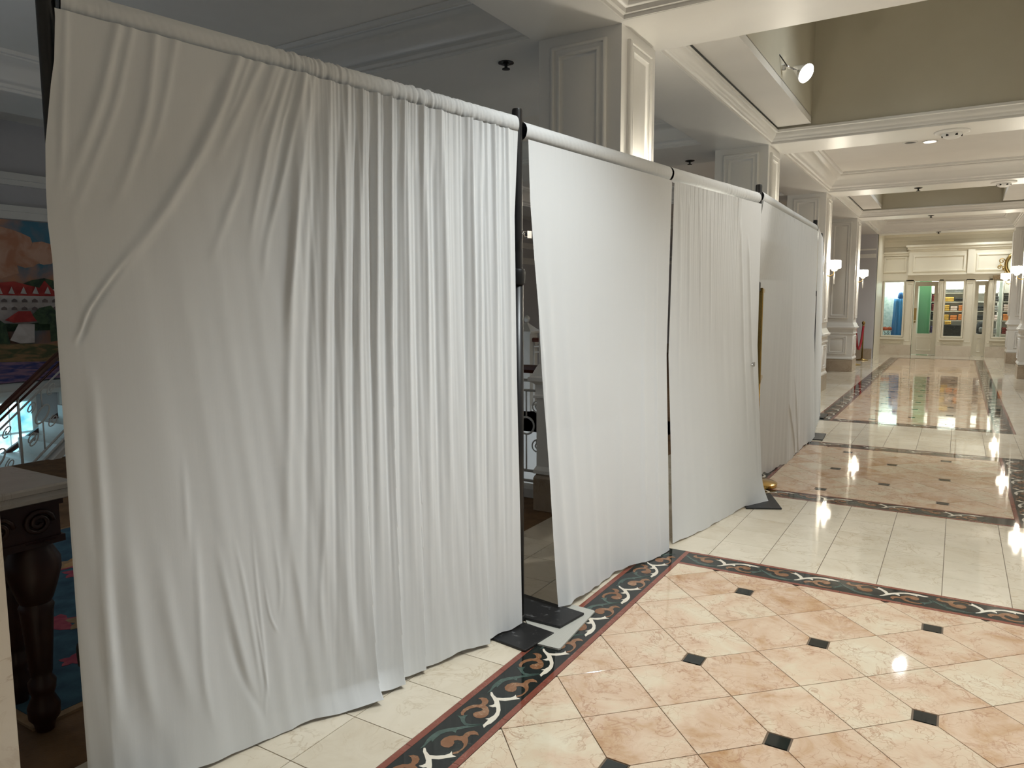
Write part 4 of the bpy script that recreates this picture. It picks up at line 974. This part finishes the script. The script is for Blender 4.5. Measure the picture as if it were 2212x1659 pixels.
for a in range(5):
    t = a*2*math.pi/5; MB().tube([(.11*math.cos(t),.11*math.sin(t),0),(.05*math.cos(t+.6),.05*math.sin(t+.6),.08),(.11*math.cos(t),.11*math.sin(t),.165)], .006, 6).build('wire_leg', 'black_metal', ws)
# shelving with goods
MT['g_orange'] = noise_paint('orange_goods', (.80,.22,.05), (.85,.35,.12), 30., .7)
MT['g_black'] = noise_paint('black_goods', (.015,.015,.015), (.05,.05,.05), 20., .7)
MT['g_gold'] = noise_paint('yellow_goods', (.70,.38,.06), (.80,.55,.15), 30., .7)
MT['g_red'] = noise_paint('dark_red_goods', (.16,.015,.02), (.28,.03,.03), 20., .7)
MT['g_purple'] = noise_paint('purple_goods', (.07,.04,.16), (.12,.08,.24), 20., .7)
MT['g_pink'] = noise_paint('pale_pink_goods', (.75,.55,.50), (.85,.72,.70), 20., .7)
MT['g_grey'] = noise_paint('grey_goods', (.18,.18,.18), (.32,.32,.32), 20., .7)
def shelving(x0, x1, y, zs, label):
    s = thing('shelf_unit', label, 'shelves', 'white shop shelving', ((x0+x1)/2, y, 0)); w = (x1-x0)/2
    MB().box(-w,w,.14,.16,0,2.3).build('back', 'paint', s)
    for z in zs: MB().box(-w,w,-.16,.14,z-.015,z+.015).build('shelf', 'paint', s)
    for k in (-w, w): MB().box(k-.012,k+.012,-.16,.16,0,2.3).build('upright', 'paint', s)
def folded(x, y, z, w, h, mt, label, grp):
    t = thing('folded_stack', label, 'clothing', grp, (x, y, z+.016)); n = max(2, int(h/.05)); hh = h/n
    for k in range(n):
        jx = random.uniform(-.006,.006)
        MB().rings([[(jx+s*(w/2-d), q*(.12-d), zz) for s, q in ((-1,-1),(1,-1),(1,1),(-1,1))] for d, zz in ((.008,k*hh),(0,k*hh+hh*.3),(0,k*hh+hh*.7),(.008,(k+1)*hh-.002))], cap=True).build('folded_garment', mt, t)
Z5 = [.60,.98,1.25,1.52,1.78]
shelving(-.42, .18, 25.2, Z5, 'white shelves of orange goods behind the middle shop window')
rows = [(.98,[('g_orange',.17,'wide orange folded stack, lower shelf of the middle window'),('g_orange',.14,'right orange folded stack, lower shelf of the middle window'),('g_gold',.16,'yellow folded stack at left, lower shelf of the middle window')]),
        (1.25,[('g_orange',.16,'orange folded stack, second shelf of the middle window'),('g_pink',.13,'pale pink folded stack, second shelf of the middle window'),('g_gold',.17,'yellow and black folded stack, second shelf of the middle window')]),
        (1.52,[('g_black',.10,'black folded stack, upper shelf of the middle window'),('g_gold',.13,'yellow folded stack, upper shelf of the middle window')]),
        (1.78,[('g_grey',.10,'grey folded stack on the top shelf of the middle window')])]
for z, L in rows:
    n = len(L)
    for k, (mt_, hh, lb) in enumerate(L): folded(.18-.6*(k+.5)/n, 25.15, z, .6/n-.03, hh, mt_, lb, 'folded goods behind the middle shop window')
tag(MB().box(-.34,.14,24.6,24.95,0,.86).build('display_crate', 'g_black'), 'black display crate low in the middle shop window', 'crate')
folded(-.25, 24.75, .86, .16, .10, 'g_gold', 'yellow garment draped on the black crate', 'folded goods behind the middle shop window')
shelving(.30, .95, 25.4, Z5, 'white shelves of dark goods behind the right shop door')
rows = [(.60,[('g_grey','grey folded stack on the bottom shelf, right door'),('g_red','dark red folded stack on the bottom shelf, right door')]),(.98,[('g_pink','pale pink folded stack, lower shelf, right door'),('g_black','black folded stack, lower shelf, right door')]),(1.25,[('g_grey','grey folded stack, second shelf, right door'),('g_black','black folded stack, second shelf, right door')]),(1.52,[('g_black','black folded stack, upper shelf, right door')])]
for z, L in rows:
    for k, (mt_, lb) in enumerate(L): folded(.82-.34*k, 25.35, z, .28, .15, mt_, lb, 'folded goods behind the right shop door')
bpk = thing('backpack', 'round dark bag displayed behind the right shop door', 'bag', None, (.58,24.75,.62)); smooth_angle(MB().lathe(0,0,[(.08,0),(.13,.03),(.15,.12),(.14,.24),(.09,.33),(.02,.36)],20).build('body', 'g_black', bpk)); MB().lathe(0,-.11,[(.05,.05),(.07,.08),(.07,.16),(.05,.19)],14).build('pocket', 'g_grey', bpk)
tag(MB().box(.42,.74,24.6,24.95,0,.62).build('display_crate', 'paint'), 'white plinth under the dark bag in the shop', 'crate')
shelving(-.72, -.46, 25.3, Z5, 'narrow white shelves behind the left shop door')
for z, mt_, lb in ((.60,'g_purple','purple folded stack behind the left shop door'),(.98,'g_black','black folded stack behind the left shop door'),(1.25,'g_red','dark red folded stack behind the left shop door'),(1.52,'g_red','upper dark red folded stack behind the left shop door')): folded(-.59, 25.25, z, .2, .2, mt_, lb, 'folded goods behind the left shop door')
shelving(1.05, 1.6, 25.2, Z5, 'white shelves behind the rightmost shop window')
for z, mt_, lb in ((.60,'g_red','dark red folded stack in the rightmost window'),(.98,'g_orange','orange folded stack in the rightmost window'),(1.25,'g_pink','pink folded stack in the rightmost window'),(1.52,'g_black','black folded stack in the rightmost window')): folded(1.2, 25.15, z, .24, .18, mt_, lb, 'folded goods in the rightmost shop window')
# shop ceiling luminaires
for x in (-1.6, -.7, .1, .9):
    f = thing('ceiling_light', 'white strip light inside the shop above '+{-1.6:'the blue gown',-.7:'the left door',.1:'the orange goods',.9:'the dark goods'}[x], 'lamp', 'shop strip lights', (x,25.0 if x > -1.5 else 24.45,2.66 if x > -1.5 else 2.3))
    MB().box(-.2,.2,-.06,.06,0,.04).build('housing', 'white_plastic', f); MB().box(-.19,.19,-.05,.05,-.01,0).build('diffuser', 'lamp_on', f)
    l = bpy.data.lights.new('shop_lamp', 'AREA'); l.shape = 'RECTANGLE'; l.size = .4; l.size_y = .3; l.energy = P_SHOP; l.color = (.95,1.,.96)
    lo = bpy.data.objects.new('shop_lamp', l); COL.objects.link(lo); lo.parent = f; lo.location = (0,0,-.03)

# round blade sign beside the right column
bs = thing('hanging_shop_sign', 'round gold and black hanging sign with scroll bracket above the shop', 'sign', None, (1.27,23.55,2.50))
MB().tube([(.26*math.cos(a*math.pi/16),0,.30*math.sin(a*math.pi/16)) for a in range(32)], .045, 8, True).build('ring_frame', 'brass', bs, True)
MT['sign_face'] = mat('pale_sign_face', (.75,.75,.55), .5)
MB().rings([[(.24*math.cos(a*math.pi/16), yy, .28*math.sin(a*math.pi/16)) for a in range(32)] for yy in (-.012,.012)], cap=True).build('face', 'sign_face', bs)
for c, r_, t0, s_ in (((-.36,.10),.07,0,1),((-.30,-.10),.06,2,-1),((-.40,-.06),.05,1,1),((-.24,-.22),.05,3,-1)):
    MB().tube([(x,0,z) for x, z in scroll(c, r_, 1.3, t0, s_)], .013, 6).build('bracket_scroll', 'brass', bs, True)
MB().tube([(-.40,0,.05),(-.30,0,-.12),(-.18,0,-.28)], .012, 6).build('bracket_scroll', 'brass', bs, True)
MT['sign_plank'] = noise_paint('carved_brown_plank', (.09,.05,.015), (.22,.14,.05), 30., .5)
MB().tube([(0,0,.33),(0,.30,.33)], .015, 8).build('hanger_bar', 'brass', bs); MB().tube([(0,0,-.36),(0,.30,-.36)], .012, 8).build('hanger_bar', 'brass', bs)
q = MB().box(-.56,.0,-.07,-.03,-.35,-.235).build('name_plank', 'sign_plank', bs); q.rotation_euler.y = -.08

# stanchion with red rope
def stanchion(x, y, label):
    s = thing('stanchion', label, 'stanchion', 'brass rope stanchions', (x, y, 0))
    MB().lathe(0,0,[(.15,0),(.155,.01),(.15,.02),(.04,.04),(.022,.06)],24).build('base', 'brass', s, True)
    MB().lathe(0,0,[(.02,.05),(.02,.90),(.03,.905),(.03,.93),(.022,.935)],14).build('post', 'brass', s, True)
    MB().lathe(0,0,[(.015,.93),(.035,.95),(.045,.985),(.035,1.015),(.006,1.03)],14).build('finial', 'brass', s, True)
stanchion(-2.12, 21.3, 'brass stanchion holding the right end of the red rope'); stanchion(-2.12, 19.6, 'brass stanchion half hidden behind the sconce column')
rp = thing('velvet_rope', 'red velvet rope sagging from the brass stanchion', 'rope', None, (-2.12,21.3,0))
MB().tube([(0,-1.7*t,.90-.62*4*t*(1-t)*.9) for t in [i/24 for i in range(25)]], .028, 10).build('cord', 'red_rope', rp, True)

# ================================================================== ceiling fixtures
def downlight(x, y, z, label, on, grp='recessed ceiling lights', power=None, angle=115, blend=1.):
    d = thing('recessed_light', label, 'lamp', grp, (x, y, z))
    MB().rings([[(r_*math.cos(a*math.pi/12), r_*math.sin(a*math.pi/12), q) for a in range(24)] for r_, q in ((.09,0),(.092,-.008),(.075,-.012),(.068,-.004))]).build('trim_ring', 'white_plastic', d)
    MB().lathe(0,0,[(.069,-.003),(.069,-.001)],20).build('lens', 'lamp_on' if on else 'dark_lens', d)
    if on:
        l = bpy.data.lights.new('downlight_bulb', 'SPOT'); l.energy = power or P_DOWN; l.spot_size = math.radians(angle); l.spot_blend = blend; l.color = (.92, .985, 1.); l.shadow_soft_size = .066
        lo = bpy.data.objects.new('downlight_bulb', l); COL.objects.link(lo); lo.parent = d; lo.location = (0,0,-.03)
downlight(-.62, 2.75, 3.6, 'lit recessed light in the coffer above the viewer', True, power=248., angle=104, blend=.75)
downlight(.62, 2.55, 3.6, 'second recessed light above the viewer, added to fill the near drape frontally', True, power=178., angle=108, blend=.6)  # added fill: lights the lower folds of the near drape more frontally
downlight(-.437, 11.22, 3.6, 'lit recessed light in the second flat coffer', True, angle=150)
downlight(-.66, 11.15, 3.6, 'dark recessed light beside the lit one in the second flat coffer', False)
downlight(-.437, 19.2, 3.6, 'lit recessed light in the far flat coffer', True, angle=150)
downlight(-1.3, 22.9, 3.56, 'lit recessed light above the blue gown window', True, power=40., angle=150); downlight(-.9, 23.1, 3.56, 'dark recessed light left above the shop front', False); downlight(-.2, 23.1, 3.56, 'second dark recessed light above the shop front', False)
downlight(.55, 23.1, 3.56, 'lit recessed light above the round shop sign', True, angle=150, power=70.); downlight(1.0, 22.8, 3.56, 'lit recessed light beside the far right column', True, angle=150, power=45.)
downlight(-.437, 7.1, 5.6, 'lit recessed light high in the deep coffer', True, power=P_DOWN*.9, angle=90); downlight(-.437, 15.75, 5.6, 'lit recessed light high in the far deep coffer', True, power=P_DOWN*1.2, angle=90)
def sprinkler(x, y, z, label):
    s = thing('sprinkler_head', label, 'sprinkler', 'ceiling sprinklers', (x, y, z))
    MB().lathe(0,0,[(.06,0),(.06,-.006),(.03,-.016)],18).build('escutcheon', 'dark_lens', s)
    MB().lathe(0,0,[(.012,-.01),(.012,-.04),(.03,-.044),(.03,-.05),(.004,-.052)],14).build('deflector', 'dark_lens', s)
sprinkler(-3.014, 4.889, SOF, 'dark round sprinkler on the dim soffit left of the largest column')
sprinkler(-3.03, 9.37, SOF, 'dark sprinkler on the bluish soffit beyond the largest column'); sprinkler(-2.95, 9.9, 3.6, 'smaller dark sprinkler below the bluish soffit one')
sprinkler(-.65, 13.5, SOF, 'dark sprinkler on the third ceiling beam'); sprinkler(-.6, 17.9, SOF, 'dark sprinkler on the fourth ceiling beam'); sprinkler(-.55, 22.1, SOF, 'dark sprinkler on the last ceiling beam')
def smoke(x, y, label):
    s = thing('smoke_detector', label, 'smoke detector', 'white ceiling smoke detectors', (x, y, SOF))
    MB().lathe(0,0,[(.17,0),(.17,-.01),(.15,-.018),(.11,-.022)],28).build('base', 'white_plastic', s, True)
    smooth_angle(MB().lathe(0,0,[(.10,-.02),(.10,-.03),(.085,-.055),(.05,-.075),(.004,-.078)],24).build('dome', 'white_plastic', s))
    for a in range(6):
        t = a*math.pi/3; MB().box(.085*math.cos(t)-.012,.085*math.cos(t)+.012,.085*math.sin(t)-.012,.085*math.sin(t)+.012,-.056,-.036).build('vent', 'dark_lens', s)
smoke(-.16, 9.30, 'large white smoke detector on the second ceiling beam'); smoke(.48, 13.55, 'smaller white smoke detector on the third ceiling beam')
# track spot on the deep coffer's side wall
def spotlight(loc, side, aim, label, power, size):
    sp = thing('spotlight', label, 'lamp', 'adjustable spotlights in the deep coffer', loc); k = side
    MB().rings([[(x, .03*math.cos(a*math.pi/7), .03*math.sin(a*math.pi/7)) for a in range(14)] for x in (0, k*.03)], cap=True).build('mount', 'steel', sp)
    MB().tube([(0,0,0),(k*.05,0,.0),(k*.10,.05,-.02)], .009, 8).build('arm', 'steel', sp, True); MB().tube([(.0,-.12,.08),(k*.05,0,0)], .005, 6).build('brace', 'black_metal', sp, True)
    ax = (Vector(aim)-Vector(loc)).normalized(); a1 = ax.orthogonal().normalized(); a2 = ax.cross(a1); c0 = Vector((k*.11,.07,-.01))
    R = lambda prof: [[c0+ax*t+(a1*math.cos(q*math.pi/12)+a2*math.sin(q*math.pi/12))*r_ for q in range(24)] for t, r_ in prof]
    MB().rings(R(((-.02,.02),(0,.03),(.05,.05),(.10,.080),(.13,.086)))).build('head', 'steel', sp, True)
    MB().rings(R(((.124,.082),(.136,.080))), cap=True).build('lens', 'lamp_on', sp)
    l = bpy.data.lights.new('spot_bulb', 'SPOT'); l.energy = power; l.spot_size = math.radians(size); l.spot_blend = .8; l.color = (1.,.97,.90); l.shadow_soft_size = .05
    lo = bpy.data.objects.new('spot_bulb', l); COL.objects.link(lo); lo.parent = sp; lo.location = c0+ax*.15; lo.rotation_euler = ax.to_track_quat('-Z','Y').to_euler()
spotlight((-1.505,7.26,3.66), 1, (-1.505+.72,7.26-.34,3.66-.50), 'lit adjustable spotlight bracketed to the left wall of the deep coffer', P_SPOT, 80)
spotlight((.625,6.2,3.66), -1, (-1.42,5.05,1.75), 'unseen spotlight opposite, added to brighten the third drape', 95., 46)  # added out of view to brighten the third drape
# added globes that fill the stair hall with dim cool light
MT['globe'] = mat('cool_fill_globe', (.8,.85,.9), .4, emit=(.75,.88,1.), estr=1.5)
for x, y in ((-5.6,1.7),(-5.0,7.4),(-5.0,11.4)):
    d = thing('fill_globe', 'added cool fill globe in the hall '+{1.7:'above the rug',7.4:'above the ironwork',11.4:'deep in the hall'}[y], 'lamp', 'added hall fill lamps', (x,y,3.6))
    MB().lathe(0,0,[(.07,0),(.07,-.02),(.02,-.035)],18).build('ceiling_rose', 'brass', d)
    dz = -2.6 if y == 7.4 else 0.
    MB().tube([(0,0,-.02),(0,0,-.95+dz)], .008, 8).build('stem', 'brass', d)
    MB().lathe(0,0,[(r_,z_+dz) for r_, z_ in ((.03,-.94),(.09,-.97),(.14,-1.05),(.15,-1.12),(.13,-1.20),(.08,-1.26),(.01,-1.28))],22).build('globe', 'globe', d, True)
    l = bpy.data.lights.new('hall_fill', 'POINT'); l.energy = P_HALL if y < 3 else P_HALL*(2. if y == 7.4 else .35); l.color = (.80,.90,1.); l.shadow_soft_size = .15
    lo = bpy.data.objects.new('hall_fill', l); COL.objects.link(lo); lo.parent = d; lo.location = (0,0,-1.45+dz)
